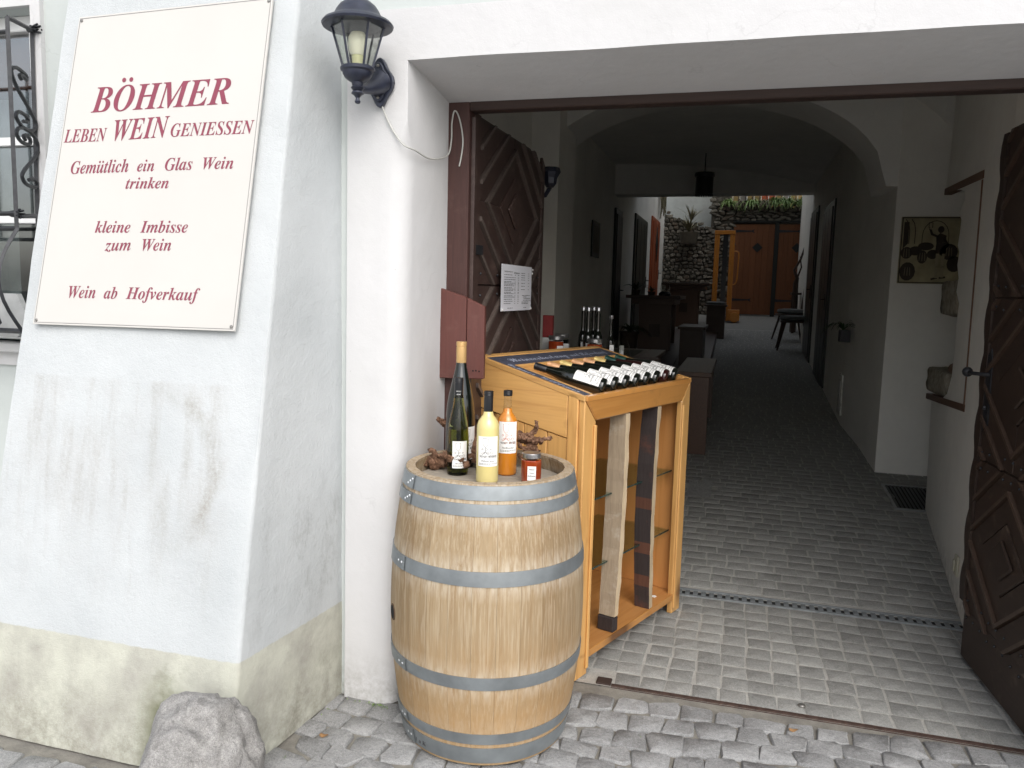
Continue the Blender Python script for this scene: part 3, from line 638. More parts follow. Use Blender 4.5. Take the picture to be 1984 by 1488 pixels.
def gate_leaf(name, w, h, side, mats, mould, loc, rz, scallop=False, topcut=None, label=None):
    """local x along the width from the hinge, faces on the side `side` of y"""
    T = .035
    m = MB(); top = [(0, .02), (w, .02), (w, h)] + ([(0, h)] if not topcut else [(w-topcut[0], h), (w-topcut[0]-.001, h), (0, h)])
    if topcut: top = [(0, .02), (w, .02), (w, h-topcut[1]), (w-topcut[0], h), (0, h)]
    m.prism(top, -T/2, T/2, axis='y'); lf = m.obj(name, mats[1], house, loc=loc, rot=(0, 0, rz), label=label, bevel=.003)
    def put(nm, poly, y0, y1, mat, bev=.0025):
        mm = MB(); a, b = sorted((side*y0, side*y1)); mm.prism(poly, a, b, axis='y'); sh = min((Vector(poly[i])-Vector(poly[i-1])).length for i in range(len(poly))); return mm.obj(nm, mat, lf, bevel=bev if sh > .02 else 0)
    fr = .075
    put('stile', [(0, .02), (fr, .02), (fr, h-.005), (0, h-.005)], T/2, T/2+.016, mats[1]); 
    if not scallop: put('stile', [(w-.05, .02), (w, .02), (w, h-(topcut[1] if topcut else .005)), (w-.05, h-(topcut[1]*.3 if topcut else .005))], T/2, T/2+.016, mats[1])
    else:
        pts = [(w-.035, .26)]; n = 44
        for i in range(n+1):
            z = .26+(h-.28)*i/n; ph = (z*4.4) % 1; pts.append((w-.006+.036*abs(sin(ph*pi))**.8, z))
        pts.append((w-.035, h-.02)); put('scalloped_edge_strip', pts, T/2, T/2+.02, mats[1], 0)
    x0, x1 = fr, w-.05 if not scallop else w-.035; hw, hh = .28, .20; cx = (x0+x1)/2
    put('bottom_board', [(0+fr, .02), (w-.036, .02), (w-.036, .24), (fr, .24)], T/2, T/2+.012, mats[0])
    for zc in (1.92, 1.24, .56):
        za, zb = zc-.338, min(zc+.338, h-.01)
        edges = [.75, 1.28, 1.40, 1.95, 2.07, 2.62, 2.74, 3.3, 3.42, 4.0, 5.2]
        for s1 in (-1, 1):
            for s2 in (-1, 1):
                for k in range(len(edges)-1):
                    a, b = edges[k]+.012, edges[k+1]-.012; mo = k % 2 == 1
                    p = [(cx+a*hw*s1, zc), (cx+b*hw*s1, zc), (cx, zc+b*hh*s2), (cx, zc+a*hh*s2)]
                    p = clip_rect(p, x0+.003, x1-.003, za+.002, zb-.002)
                    if topcut and p:   # cut the board under the sloping top corner
                        p = [q if q[1] <= h-.012-max(0, (q[0]-(w-topcut[0]))*topcut[1]/topcut[0]) else (q[0], h-.012-max(0, (q[0]-(w-topcut[0]))*topcut[1]/topcut[0])) for q in p]
                    if not p: continue
                    if mo:
                        put('moulding', p, T/2, T/2+.024, mould, .004)
                    else: put('plank', p, T/2, T/2+.010+random.uniform(0, .003), mats[0] if abs(s1+s2) else mats[1])
        r_ = .73; put('diamond', [(cx-hw*r_, zc), (cx, zc-hh*r_), (cx+hw*r_, zc), (cx, zc+hh*r_)], T/2, T/2+.018, mats[1], .004)
        r_ = .42; put('diamond_boss', [(cx-hw*r_, zc), (cx, zc-hh*r_), (cx+hw*r_, zc), (cx, zc+hh*r_)], T/2+.018, T/2+.030, mats[1], .006)
    nails = MB()
    for zc in (1.58, .90, .24):
        for i in range(9):
            for dz in (-.04, .04): nails.ball((x0+.03+i*(x1-x0-.06)/8, side*(T/2+.013), zc+dz+random.uniform(-.01, .01)), .006, 6)
    nails.obj('nail_heads', M_iron, lf, kind='stuff'); return lf
LL = gate_leaf('gate_leaf', 1.05, 2.255, -1, M_leaf, M_mould, (-1.058, 3.0, 0), radians(88.4), topcut=(.22, .05), label='dark red gate leaf folded back on the left')
RL = gate_leaf('gate_leaf', .785, 2.27, 1, M_leafd, M_mouldd, (1.115, 2.97, 0), radians(94.2), scallop=True, label='blackened gate leaf with scalloped edge on the right')
# handle and lock plate of the right leaf
m = MB(); m.tube([(.72, .03, 1.26), (.74, .06, 1.26), (.77, .075, 1.26), (.81, .078, 1.26)], [.009, .008, .008, .009], 8); m.ball((.835, .078, 1.26), .022, 12); m.obj('handle', M_iron, RL, smooth=True)
m = MB(); m.prism([(.69, 1.05), (.74, 1.02), (.75, 1.16), (.76, 1.32), (.72, 1.37), (.70, 1.30)], .028, .034, axis='y'); m.ball((.725, .036, 1.12), .012, 8); m.obj('lock_plate', M_iron, RL)
# hinge straps of the left leaf
for z in (.45, 1.72): m = MB(); m.box(-.02, .10, -.042, -.034, z-.02, z+.02); m.obj('hinge', M_iron, LL, bevel=.002)
# red-brown board standing against the frame
t = thing('red_brown_board', 'red-brown painted board with slanted broken top fixed beside the left gate leaf', 'board', (-1.122, 2.875, 1.212))
m = MB(); m.prism([(0, 0), (.118, 0), (.118, .318), (.03, .345), (0, .355)], 0, .026, axis='y'); m.obj('plank', M_board, t, bevel=.003)
m = MB(); m.prism([(.120, .002), (.192, .004), (.192, .285), (.120, .316)], .001, .026, axis='y'); m.obj('plank', M_board, t, bevel=.003)
m = MB()
for x, z in ((.022, .305), (.15, .035), (.162, .036), (.175, .034)): m.lathe([(.0, -.001), (.006 if x < .1 else .0035, -.001)], 10, Matrix.Translation((x, -.0005, z)) @ Matrix.Rotation(pi/2, 4, 'X') @ Matrix.Scale(1.6 if x < .1 else 1, 4, (1, .5, 0)), cap=False)
m.obj('nail_hole_shade', plain('hole_shade', (.008, .006, .006), .9), t, kind='stuff')  # flat near-black discs paint the shade inside small holes

# ---- passage
ps = MB(); ps.box(-2.1, -1.68, 2.945, 18.2, 0, 6.6); ps.obj('passage_wall', M_int, house, label='long left wall of the passage')
m = MB(); m.prism([(-1.68, 6.35), (-1.46, 6.4), (-1.46, 7.05), (-1.68, 7.1)], 0, 3.5); m.obj('pilaster', M_int, house)
# near right wall with a ragged opening
rag = [(6.02, .885), (5.55, .935), (5.30, 1.00), (5.18, 1.12), (5.16, 1.30), (5.19, 1.42), (5.15, 1.55), (5.30, 1.62), (5.26, 1.70), (5.36, 1.78), (5.33, 1.86), (5.42, 1.90), (5.38, 1.97), (5.36, 2.05), (5.47, 2.10), (5.40, 2.14), (5.30, 2.16), (5.34, 2.22), (5.55, 2.25), (5.8, 2.28), (6.23, 2.318)]
def xr(y): return 1.13+.1044*(y-4.03)
m = MB(); out = [(4.03, 0), (5.80, .0), (5.85, .3), (6.0, .87)]+rag+[(6.13, 2.6), (6.10, 3.6), (4.03, 3.6)]; n = len(out)
m.add([(xr(y), y, z) for y, z in out]+[(xr(y)+.34, y, z) for y, z in out], [tuple(range(n)), tuple(range(n, 2*n))[::-1]]+[(i, n+i, n+(i+1) % n, (i+1) % n) for i in range(n)])
m.prism([(1.211, 2.95), (1.13, 4.03), (1.47, 4.03), (1.55, 2.95)], 0, 3.6); m.obj('passage_wall', M_int, house, label='near right wall of the passage with a broken opening')
m = MB(); m.box(2.0, 2.4, 2.945, 7.4, 0, 3.7); m.obj('recess_wall', M_int, house)
m = MB(); m.prism([(1.12, 6.65), (2.0, 6.65), (2.0, 7.4), (1.10, 7.4)], 0, 3.7); m.prism([(1.10, 7.4), (1.8, 7.4), (1.8, 18.4), (1.22, 18.4), (1.05, 13.2), (1.04, 8.2)], 0, 6.6); m.obj('passage_wall', M_int, house, label='far right wall of the passage behind the pilaster')
# front bay groin vault
m = MB(); nx, ny = 40, 40; vs = []
for j in range(ny+1):
    for i in range(nx+1):
        x = -2.1+4.2*i/nx; y = 2.94+3.72*j/ny
        a = 2.45+.98*sqrt(max(0, 1-((x+.25)/1.85)**2)); b = 2.50+.93*sqrt(max(0, 1-((y-4.8)/1.86)**2)); vs.append((x, y, max(a, b, 2.45)))
fs = [(j*(nx+1)+i, j*(nx+1)+i+1, (j+1)*(nx+1)+i+1, (j+1)*(nx+1)+i) for j in range(ny) for i in range(nx)]
m.add(vs, fs); m.box(-2.1, 2.3, 2.94, 6.66, 3.55, 3.7); m.obj('groin_vault', M_vault, house, smooth=radians(20))
# transverse arch
def arch_z(x, drop=0): t = (x+.38)/1.42; return 2.42+.80*sqrt(max(0, 1-t*t)) if abs(t) < 1 else 2.42
xs = [-1.80+2.84*i/36 for i in range(37)]; a = [(x, arch_z(x)) for x in xs]
m = MB(); poly = [(-2.1, 2.42)]+a+[(2.3, 2.42), (2.3, 3.7), (-2.1, 3.7)]
m.prism(poly, 6.662, 7.349, axis='y'); m.obj('transverse_arch', M_vault, house, smooth=radians(25))
m = MB(); xs2 = [-2.1+3.9*i/24 for i in range(25)]
m.prism([(x, 2.95+.42*sqrt(max(0, 1-((x+.35)/2.2)**2))) for x in xs2]+[(1.8, 3.8), (-2.1, 3.8)], 7.35, 13.2, axis='y'); m.obj('barrel_vault', M_vault, house, smooth=radians(25))
m = MB(); m.add([(-1.69, 10.8, 2.888), (1.06, 13.0, 3.16), (1.06, 13.35, 3.16), (-1.69, 11.15, 2.888), (-1.69, 10.8, 3.9), (1.06, 13.0, 3.9), (1.06, 13.35, 3.9), (-1.69, 11.15, 3.9)], [(3, 2, 1, 0), (4, 5, 6, 7), (0, 1, 5, 4), (1, 2, 6, 5), (2, 3, 7, 6), (3, 0, 4, 7)]); m.obj('end_beam', M_vault, house)
m = MB(); m.add([(-2.3, 2.946, 3.75), (2.5, 2.946, 3.75), (2.5, 13.3, 3.75), (-2.3, 11.1, 3.75), (-2.3, 2.946, 9.5), (2.5, 2.946, 9.5), (2.5, 13.3, 9.5), (-2.3, 11.1, 9.5)], [(3, 2, 1, 0), (4, 5, 6, 7), (0, 1, 5, 4), (1, 2, 6, 5), (2, 3, 7, 6), (3, 0, 4, 7)]); m.obj('light_block_mass', M_far, house)  # unseen mass added over the vaults to keep light from above out
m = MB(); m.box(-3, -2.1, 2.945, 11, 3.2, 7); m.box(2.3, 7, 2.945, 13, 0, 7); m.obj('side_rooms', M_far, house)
# doors in the passage: (x plane, y0, y1, z0, z1)
def pdoor(name, side, x, y0, y1, z0, z1, mat, lab, inset=.05, frame=None, window=False, handle_y=None, open_a=0):
    s = 1 if side > 0 else -1
    m = MB(); a, b = sorted((x, x-s*.03)); m.box(a, b, y0, y1, z0, z1); o = m.obj(name, mat, house, bevel=.004, label=lab)
    w = y1-y0; xi = x-s*.031; xo = x-s*.045
    for k in range(3):
        ya, yb = y0+w*(.08+.29*k), y0+w*(.08+.29*k+.27); mm = MB(); a, b = sorted((xi+s*.002, xo)); mm.box(a, b, ya, yb, z0+.08, z1-.08); mm.obj('plank', mat, o, bevel=.004)
    hy = handle_y if handle_y else y1-.12
    mm = MB(); mm.box(*sorted((xo, xo-s*.008)), hy-.02, hy+.02, z0+.92, z0+1.12); mm.tube([(xo, hy, z0+1.05), (xo-s*.05, hy, z0+1.05), (xo-s*.055, hy-.12, z0+1.05)], .009, 6); mm.obj('handle', M_iron, o)
    return o
pdoor('passage_door', -1, -1.68, 10.86, 11.45, floor_z(11), 2.72, M_door, 'tall black door at the end of the passage')
pdoor('passage_door', -1, -1.68, 13.0, 14.7, floor_z(13.5), 2.86, M_doorg, 'dark brown courtyard door')
od = pdoor('passage_door', -1, -1.68, 15.5, 17.0, floor_z(16), 3.06, M_odoor, 'orange red courtyard door')
m = MB(); m.prism([(16.25-.2, 2.55), (16.25, 2.2), (16.25+.2, 2.55), (16.25, 2.9)], -1.634, -1.622, axis='x'); m.obj('diamond_window', M_door, od)
pdoor('passage_door', 1, 1.055, 9.95, 11.1, floor_z(10.3), 2.72, M_doorg, 'glossy dark door in the right wall', handle_y=10.15)
pdoor('passage_door', 1, 1.055, 12.0, 13.1, floor_z(12), 2.86, M_doorg, 'farther dark door in the right wall', handle_y=12.2)

# ================================================================== BUTTRESS, SIGN, BOULDER
def by(z): return 1.965+.165*z
m = MB(); nz, nx = 60, 24; vs = []
def ring(z):
    xl, xrr = -2.505+.059*z, -1.445+.010*z; R = .014; yf = by(z); P = []
    for i in range(nx+1):
        x = xl+(xrr-R-xl)*i/nx; w = .007*noise.noise(Vector((x*2.2, z*2.2, 0)))+.003*noise.noise(Vector((x*9, z*9, 0))); P.append((x, yf+w))
    wob = .006*noise.noise(Vector((4, z*5, 0)))
    for k in (1, 2, 3): a = k/3*pi/2; P.append((xrr-R+R*sin(a)+wob*.5, yf+R*(1-cos(a))))
    for i in range(1, 9): y = yf+R+(2.60-yf-R)*i/8; P.append((xrr+(.065-.01*z)*(y-yf)/(2.6-yf)*1.0*(1 if z < 3.5 else 0)+.005*noise.noise(Vector((y*3, z*2.5, 7))), y))
    P += [(xl, 2.60)]; return P
zz = [i/nz*3.75 for i in range(nz+1)]; R_ = [ring(z) for z in zz]; k = len(R_[0])
m.add([(x, y, z) for z, s in zip(zz, R_) for x, y in s], [(j*k+i, j*k+(i+1) % k, (j+1)*k+(i+1) % k, (j+1)*k+i) for j in range(nz) for i in range(k)]+[tuple(nz*k+i for i in range(k))])
m.obj('buttress', M_butt, smooth=radians(35), label='massive sloping plaster buttress with stained face and olive painted base', category='buttress')
# sign: corners measured on the buttress face
sg = thing('wine_sign', 'big cream enamel sign with dark red lettering fixed to the sloping buttress', 'sign', (-2.356, by(1.402)-.014, 1.402), rot=(-math.atan(.165), 0, 0))
K = sqrt(1+.165**2)
def sgp(x, z, h=0): return (x+2.356, -h, (z-1.402)*K)      # sign-plane coordinates from wall x and height
m = MB(); q = [(-2.356, 1.402), (-1.544, 1.407), (-1.504, 2.488), (-2.277, 2.474)]; m.add([sgp(x, z, h) for h in (-.001, .007) for x, z in q], [(3, 2, 1, 0), (4, 5, 6, 7), (0, 1, 5, 4), (1, 2, 6, 5), (2, 3, 7, 6), (3, 0, 4, 7)])
m.obj('panel', M_sign, sg, bevel=.001)
A = Art()
def ins(p, e): cx, cz = -1.92, 1.943; return (p[0]+(cx-p[0])*e, p[1]+(cz-p[1])*e*.75)
qq = [ins(p, .017) for p in q]; A.stroke(qq+[qq[0]], .0016)
A.mb(lambda x, z: sgp(x, z, .0076)).obj('border_line', M_signline, sg)
for w, x0, x1, z0, z1, h, st in (('BÖHMER', -2.189, -1.634, 2.134, 2.143, .085, 'bi'), ('LEBEN', -2.294, -2.113, 2.033, 2.034, .044, 'bi'), ('WEIN', -2.084, -1.861, 2.034, 2.041, .069, 'bi'), ('GENIESSEN', -1.853, -1.534, 2.041, 2.043, .042, 'bi'),
    ('Gemütlich', -2.252, -2.011, 1.923, 1.926, .042, 'bi'), ('ein', -1.975, -1.907, 1.927, 1.927, .038, 'bi'), ('Glas', -1.864, -1.756, 1.928, 1.929, .040, 'bi'), ('Wein', -1.716, -1.600, 1.93, 1.93, .038, 'bi'),
    ('trinken', -2.016, -1.843, 1.869, 1.869, .036, 'bi'), ('kleine', -2.126, -1.981, 1.720, 1.721, .038, 'bi'), ('Imbisse', -1.940, -1.753, 1.721, 1.722, .038, 'bi'), ('zum', -2.078, -1.973, 1.659, 1.661, .038, 'bi'), ('Wein', -1.927, -1.812, 1.661, 1.662, .038, 'bi'),
    ('Wein', -2.213, -2.100, 1.496, 1.498, .040, 'bi'), ('ab', -2.065, -2.010, 1.498, 1.498, .038, 'bi'), ('Hofverkauf', -1.974, -1.685, 1.499, 1.501, .038, 'bi')):
    V, F = text2d(w, st, x0, x1, 0, h, 8); m = MB(); m.add([sgp(x, z0+(z1-z0)*(x-x0)/(x1-x0)+z, .0078) for x, z in V], F); m.obj('lettering', M_signtxt, sg)
for x, z in [ins(p, .035) for p in q]:
    c = sgp(x, z, .0072); m = MB(); m.lathe([(0, .0035), (.0045, .0025), (.006, 0)], 10, Matrix.Translation(c) @ Matrix.Rotation(pi/2, 4, 'X'), cap=False); m.obj('screw', M_screw, sg, smooth=True)
# boulder protecting the corner
bm = bmesh.new(); bmesh.ops.create_icosphere(bm, subdivisions=5, radius=1)
for v in bm.verts:
    p = v.co.copy(); n1 = noise.fractal(p*1.1+Vector((5, 2, 1)), 1, 2, 3); n2 = noise.fractal(p*4, .8, 2.1, 5); rg = abs(noise.noise(p*2.3+Vector((1, 7, 3))))
    v.co = p*(1+.20*n1-.18*rg+.05*n2+.015*noise.noise(p*13)-.05*abs(noise.noise(Vector((p.x*3, p.y*3, p.z*9+p.x*4)))))
    for ax_, lim in ((Vector((.25, -.75, .6)).normalized(), .86), (Vector((-.7, -.5, .5)).normalized(), .88), (Vector((.9, -.2, .35)).normalized(), .88), (Vector((.1, .1, 1)).normalized(), .86)):
        dd = v.co.dot(ax_)
        if dd > lim: v.co -= ax_*(dd-lim)*.75
    v.co = Vector((v.co.x*.188, v.co.y*.19, v.co.z*.30))
me = bpy.data.meshes.new('boulder'); bm.to_mesh(me); bm.free(); me.materials.append(M_rock)
for p in me.polygons: p.use_smooth = True
link('boulder', me, loc=(-1.425, 1.81, .10), label='big rough grey boulder guarding the foot of the buttress corner', category='boulder')

# ================================================================== WINDOW GRILLE
gr = thing('window_grille', 'black wrought iron basket grille with scrolls over the small window', 'window grille', (-3.2, 2.56, 1.3))
def G(x, y, z): return (x+3.2, y-2.56, z-1.3)
def bar(name, pts, w=.011, sq=True):
    m = MB(); m.tube([G(*p) for p in pts], w*.62, 4 if sq else 7); return m.obj(name, M_grille, gr, smooth=not sq)
yf, yb = 2.36, 2.56; XR = -2.606
bar('corner_bar', [(XR, yf, 2.50), (XR-.003, yf, 1.745)], .016); bar('wall_bar', [(-2.708, yb, 2.54), (-2.73, yb, 1.40)], .016)
for z in (2.50, 1.79): bar('return_bar', [(XR, yf, z), (-2.70, 2.565, z+.02)], .014)
for z in (2.45, 1.80): bar('cross_bar', [(XR, yf, z), (-3.75, yf, z-.01)], .014)
bar('cross_bar', [(XR, yf, 1.745), (-3.75, yf, 1.745)], .014)
for x in (-2.86, -3.05, -3.25, -3.45): bar('upright_bar', [(x, yf, 2.50), (x, yf, 1.745)], .014)
def scroll(p0, p1, plane, turns=1.35, r0=.022, flip=1, mid=.0):
    """S-shaped scroll between two ends; plane maps (u, v) to 3D"""
    pts = []
    for e, (cx, cv) in enumerate((p0, p1)):
        sgn = flip if e == 0 else flip
        arc = []
        for i in range(23):
            t = i/22; a = (t*turns*2*pi)*sgn+(0 if e == 0 else pi); rr = r0*(.18+.82*t); arc.append((cx+rr*cos(a+pi/2*0), cv+rr*sin(a)))
        pts += arc if e == 0 else arc[::-1]
    return [plane(u, v) for u, v in pts]
side = lambda u, v: (-2.606-.1*(u/.2), yf+u, v)
def side_path(P): return smoothpath([side((px-42)/86*.2, 2.5-(py-75)*.75/875) for px, py in P], 4)
S1 = [(80, 300), (74, 288), (84, 280), (98, 288), (94, 268), (64, 263), (46, 290), (60, 340), (90, 390), (118, 440), (125, 475), (105, 508), (75, 505), (55, 475), (65, 448), (90, 450), (95, 470), (80, 480)]
S2 = [(82, 548), (94, 552), (98, 530), (80, 516), (60, 525), (55, 555), (72, 575), (60, 520), (90, 508), (120, 530), (130, 580), (110, 630), (80, 680), (65, 720), (80, 752), (110, 755), (120, 735), (105, 718), (90, 730)]
S2 = [(84, 558), (78, 545), (90, 535), (102, 550), (95, 572), (68, 572), (54, 545), (66, 515), (95, 508), (122, 535), (129, 580), (110, 630), (82, 680), (66, 722), (80, 752), (110, 755), (120, 735), (106, 718), (90, 730)]
for S_ in (S1, S2): bar('scroll', side_path(S_), .012, False)
fr_ = lambda u, v: (u, yf-.01, v)
for (a, b) in (((-2.66, 1.53), (-2.69, 1.43)), ((-2.82, 1.62), (-2.78, 1.45)), ((-2.95, 1.55), (-3.0, 1.45))): bar('scroll', scroll(a, b, lambda u, v: (u, yf-.03-.06*sin((1.74-v)/.38*pi), v), flip=1, r0=.05), .010, False)
bar('belly_bar', [(XR, yf-.0-.09*sin(t/10*pi), 1.745-.385*t/10) for t in range(11)], .013); bar('belly_bar', [(-2.9, yf-.0-.09*sin(t/10*pi), 1.745-.385*t/10) for t in range(11)], .013)
bar('bottom_bar', [(XR, yf, 1.36), (-3.75, yf, 1.36)], .016); bar('bottom_bar', [(XR, yf, 1.36), (-2.72, yb, 1.37)], .014)
for p in ((-2.700, 2.555, 2.525), (-2.625, 2.37, 1.80)):
    m = MB(); m.tube([G(*(p[0]-.02, p[1], p[2])), G(*(p[0], p[1], p[2]))], [.012, .014], 8)
    for k in range(7): a = k*2*pi/7; m.tube([G(p[0], p[1]+.008*cos(a), p[2]+.008*sin(a)), G(p[0]+.03, p[1]+.016*cos(a), p[2]+.016*sin(a))], .0042, 5)
    m.obj('clasp', M_grille, gr, smooth=True)
m = MB(); m.prism([(-3.7, 1.50), (-2.69, 1.50), (-2.64, 1.40), (-2.70, 1.33), (-3.7, 1.33)], 2.42, 2.44, axis='y'); m.box(-3.7, -2.71, 2.44, 2.55, 1.33, 1.35)
m.obj('flower_box', plain('grey_flower_box', (.40, .41, .41), .6, .3), label='grey empty flower box inside the window grille', category='flower box')

# ================================================================== WALL LAMP AND CABLE
LX, LY = -1.222, 2.395
lamp = thing('wall_lantern', 'black carriage lantern with clear panes and an unlit pale bulb on the white pillar', 'lantern', (LX, LY, 2.30))
def lz(prof, name, mat, seg=24, parent=lamp, sm=radians(35), cap=True): m = MB(); m.lathe(prof, seg, cap=cap); return m.obj(name, mat, parent, smooth=sm)
lz([(.112, .088), (.115, .094), (.108, .103), (.088, .112), (.076, .122), (.068, .138), (.058, .152), (.040, .166), (.024, .172), (.022, .186), (.030, .192), (.024, .204), (.010, .214), (.012, .225), (.004, .238), (.0, .24)][::1], 'roof', M_lampblack, 30)
lz([(.078, .086), (.112, .0875), (.110, .092), (.078, .092)], 'roof_rim', M_lampblack, 30, cap=False)
N6 = 6
for i in range(N6):
    a, b = 2*pi*i/N6+.35, 2*pi*(i+1)/N6+.35; t, bt = .082, .046; zt, zb = .088, -.035
    pa, pb, pc, pd = Vector((bt*cos(a), bt*sin(a), zb)), Vector((bt*cos(b), bt*sin(b), zb)), Vector((t*cos(b), t*sin(b), zt)), Vector((t*cos(a), t*sin(a), zt))
    nn = ((pa+pb)/2); nn.z = 0; nn.normalize(); m = MB(); m.add([pa, pb, pc, pd, pa-nn*.0015, pb-nn*.0015, pc-nn*.0015, pd-nn*.0015], [(0, 1, 2, 3), (7, 6, 5, 4), (0, 4, 5, 1), (1, 5, 6, 2), (2, 6, 7, 3), (3, 7, 4, 0)]); m.obj('pane', M_lampglass, lamp)
    m = MB(); m.tube([pa*1.02, pd*1.02], .0042, 4); m.obj('glazing_bar', M_lampblack, lamp)
lz([(.0, -.036), (.052, -.036), (.056, -.040), (.055, -.047), (.049, -.052), (.047, -.060), (.041, -.070), (.030, -.078), (.020, -.084), (.017, -.096), (.022, -.100), (.018, -.106), (.012, -.112), (.0, -.112)], 'cup', M_lampblack, 24)
lz([(.0, -.110), (.018, -.112), (.021, -.118), (.012, -.124), (.006, -.132), (.007, -.138), (.010, -.143), (.007, -.149), (.0, -.151)], 'finial', M_lampblack, 16)
lz([(.0, -.03), (.018, -.03), (.019, .0), (.021, .002), (.0, .004)], 'bulb_base', M_bulbbase, 16)
lz([(.021, .0), (.027, .012), (.031, .035), (.030, .055), (.022, .070), (.0, .076)], 'bulb', M_bulb, 18)
m = MB(); m.tube([(0.0, .0, -.098), (.003, .045, -.094), (.005, .09, -.075), (.006, .135, -.050)], [.010, .014, .026, .046], 12); m.obj('arm', M_lampblack, lamp, smooth=True)
m = MB(); pl = []
for i in range(28):
    a = 2*pi*i/28; rr = (.056+.007*cos(4*a)) ; pl.append((.006+rr*.82*cos(a), -.046+rr*1.32*sin(a)))
m.prism(pl, .148, .166, axis='y'); m.prism([(.006+(x-.006)*.8, -.046+(z+.046)*.8) for x, z in pl], .138, .149, axis='y'); m.obj('wall_plate', M_lampblack, lamp, bevel=.003)
m = MB()
for z in (-.098, .006): m.ball((.006, .137, z), .006, 8)
m.ball((.085, -.02, .10), .006, 6); m.obj('screw_heads', M_screw, lamp, kind='stuff')
cab = [(-1.214, 2.548, 2.19), (-1.188, 2.558, 2.125), (-1.157, 2.558, 2.076), (-1.128, 2.558, 2.045), (-1.105, 2.60, 2.035), (-1.098, 2.70, 2.025), (-1.09, 2.80, 2.04), (-1.088, 2.88, 2.07), (-1.09, 2.915, 2.13), (-1.09, 2.917, 2.19), (-1.082, 2.918, 2.235), (-1.068, 2.92, 2.225), (-1.053, 2.92, 2.178), (-1.045, 2.92, 2.12), (-1.052, 2.92, 2.06), (-1.058, 2.918, 2.03)]
m = MB(); m.tube(smoothpath(cab), .0029, 7); m.obj('lantern_cable', M_cable, smooth=True, label='thin white cable looping from the lantern over the corner to the gate frame', category='cable')

# ================================================================== PRICE LIST
pl = thing('price_list', 'white printed wine price list pinned to the dark red gate leaf', 'notice', (-1.000, 3.31, 1.468), rz=radians(88.4))
wS, hS = .475, .208
m = MB(); n = 10; vs = [(wS*i/n, .0022*sin(i*.9)*0-(.003+.002*sin(i/n*pi)), z) for z in (0, hS) for i in range(n+1)]
m.add(vs, [(i, i+1, n+2+i, n+1+i) for i in range(n)]); m.obj('sheet', M_paper, pl)
A = Art(); sx_ = wS/.70; sz_ = hS/1.2
A.text('WEINGUT', 'b', .05*sx_, .23*sx_, (1.2-.20)*sz_, .030*sz_, 2); A.text('BÖHMER', 'b', .26*sx_, .39*sx_, (1.2-.22)*sz_, .030*sz_, 2)
R3 = random.Random(4)
def line(x, y, w, g=.012):
    while w > 0: k = R3.uniform(.02, .06); k = min(k, w); A.add([(x*sx_, y*sz_), ((x+k)*sx_, y*sz_), ((x+k)*sx_, (y+g)*sz_), (x*sx_, (y+g)*sz_)], [(0, 1, 2, 3)]); x += k+.008; w -= k+.008
for y in (.93, .865, .81, .755, .72, .685, .65, .60, .565, .53, .48, .445, .39, .355, .30, .245, .19): line(.05, y, R3.uniform(.15, .25)); line(.28, y, .02); line(.35, y, .03)
for y in (1.0, .94, .88, .82, .73, .65, .56): line(.43, y, .09); line(.60, y, .02)
for y in (.40, .36, .32, .27, .22, .18): line(.44+R3.uniform(0, .06), y, R3.uniform(.08, .2))
line(.13, .07, .12); line(.50, .07, .07)
A.mb(lambda x, z: (x, -.0062, z)).obj('print', M_ink, pl)
for x, z in ((.02, .006), (wS-.006, .008), (wS+.008, hS-.012), (wS+.004, hS-.03)): m = MB(); m.ball((x, -.006, z), .0055, 8, sq=(1, .6, 1)); m.obj('pin', M_label, pl)

# ================================================================== BARREL
BX, BY = -.80, 2.575
barrel = thing('wine_barrel', 'weathered oak wine barrel with galvanised hoops standing in front of the gate', 'barrel', (BX, BY, 0.0), rz=.1)
def rp(z): return .286+.055*(1-((z-.475)/.475)**2) if z < .475 else .292+.049*(1-((z-.475)/.475)**2)
NS = 27; m = MB(); nzb = 16; vs = []
zs_ = [.012+(.954-.012)*i/nzb for i in range(nzb+1)]; half = pi/NS-.0009
for z in zs_:
    R_o = rp(z); 
    for k in (-1, -.5, 0, .5, 1): a = half*k; vs.append((R_o*cos(a), R_o*sin(a), z))
    Ri = R_o-.024-(.0 if z < .93 else .006); vs.append((Ri*cos(half), Ri*sin(half), z)); vs.append((Ri*cos(half), -Ri*sin(half), z))
k = 7; m.add(vs, [(j*k+i, j*k+(i+1) % k, (j+1)*k+(i+1) % k, (j+1)*k+i) for j in range(nzb) for i in range(k)]+[tuple(range(k))[::-1], tuple(nzb*k+i for i in range(k))])
sme = m.mesh('stave', M_oak, smooth=radians(30))
for i in range(NS): link('stave', sme, barrel, rot=(0, 0, 2*pi*i/NS))
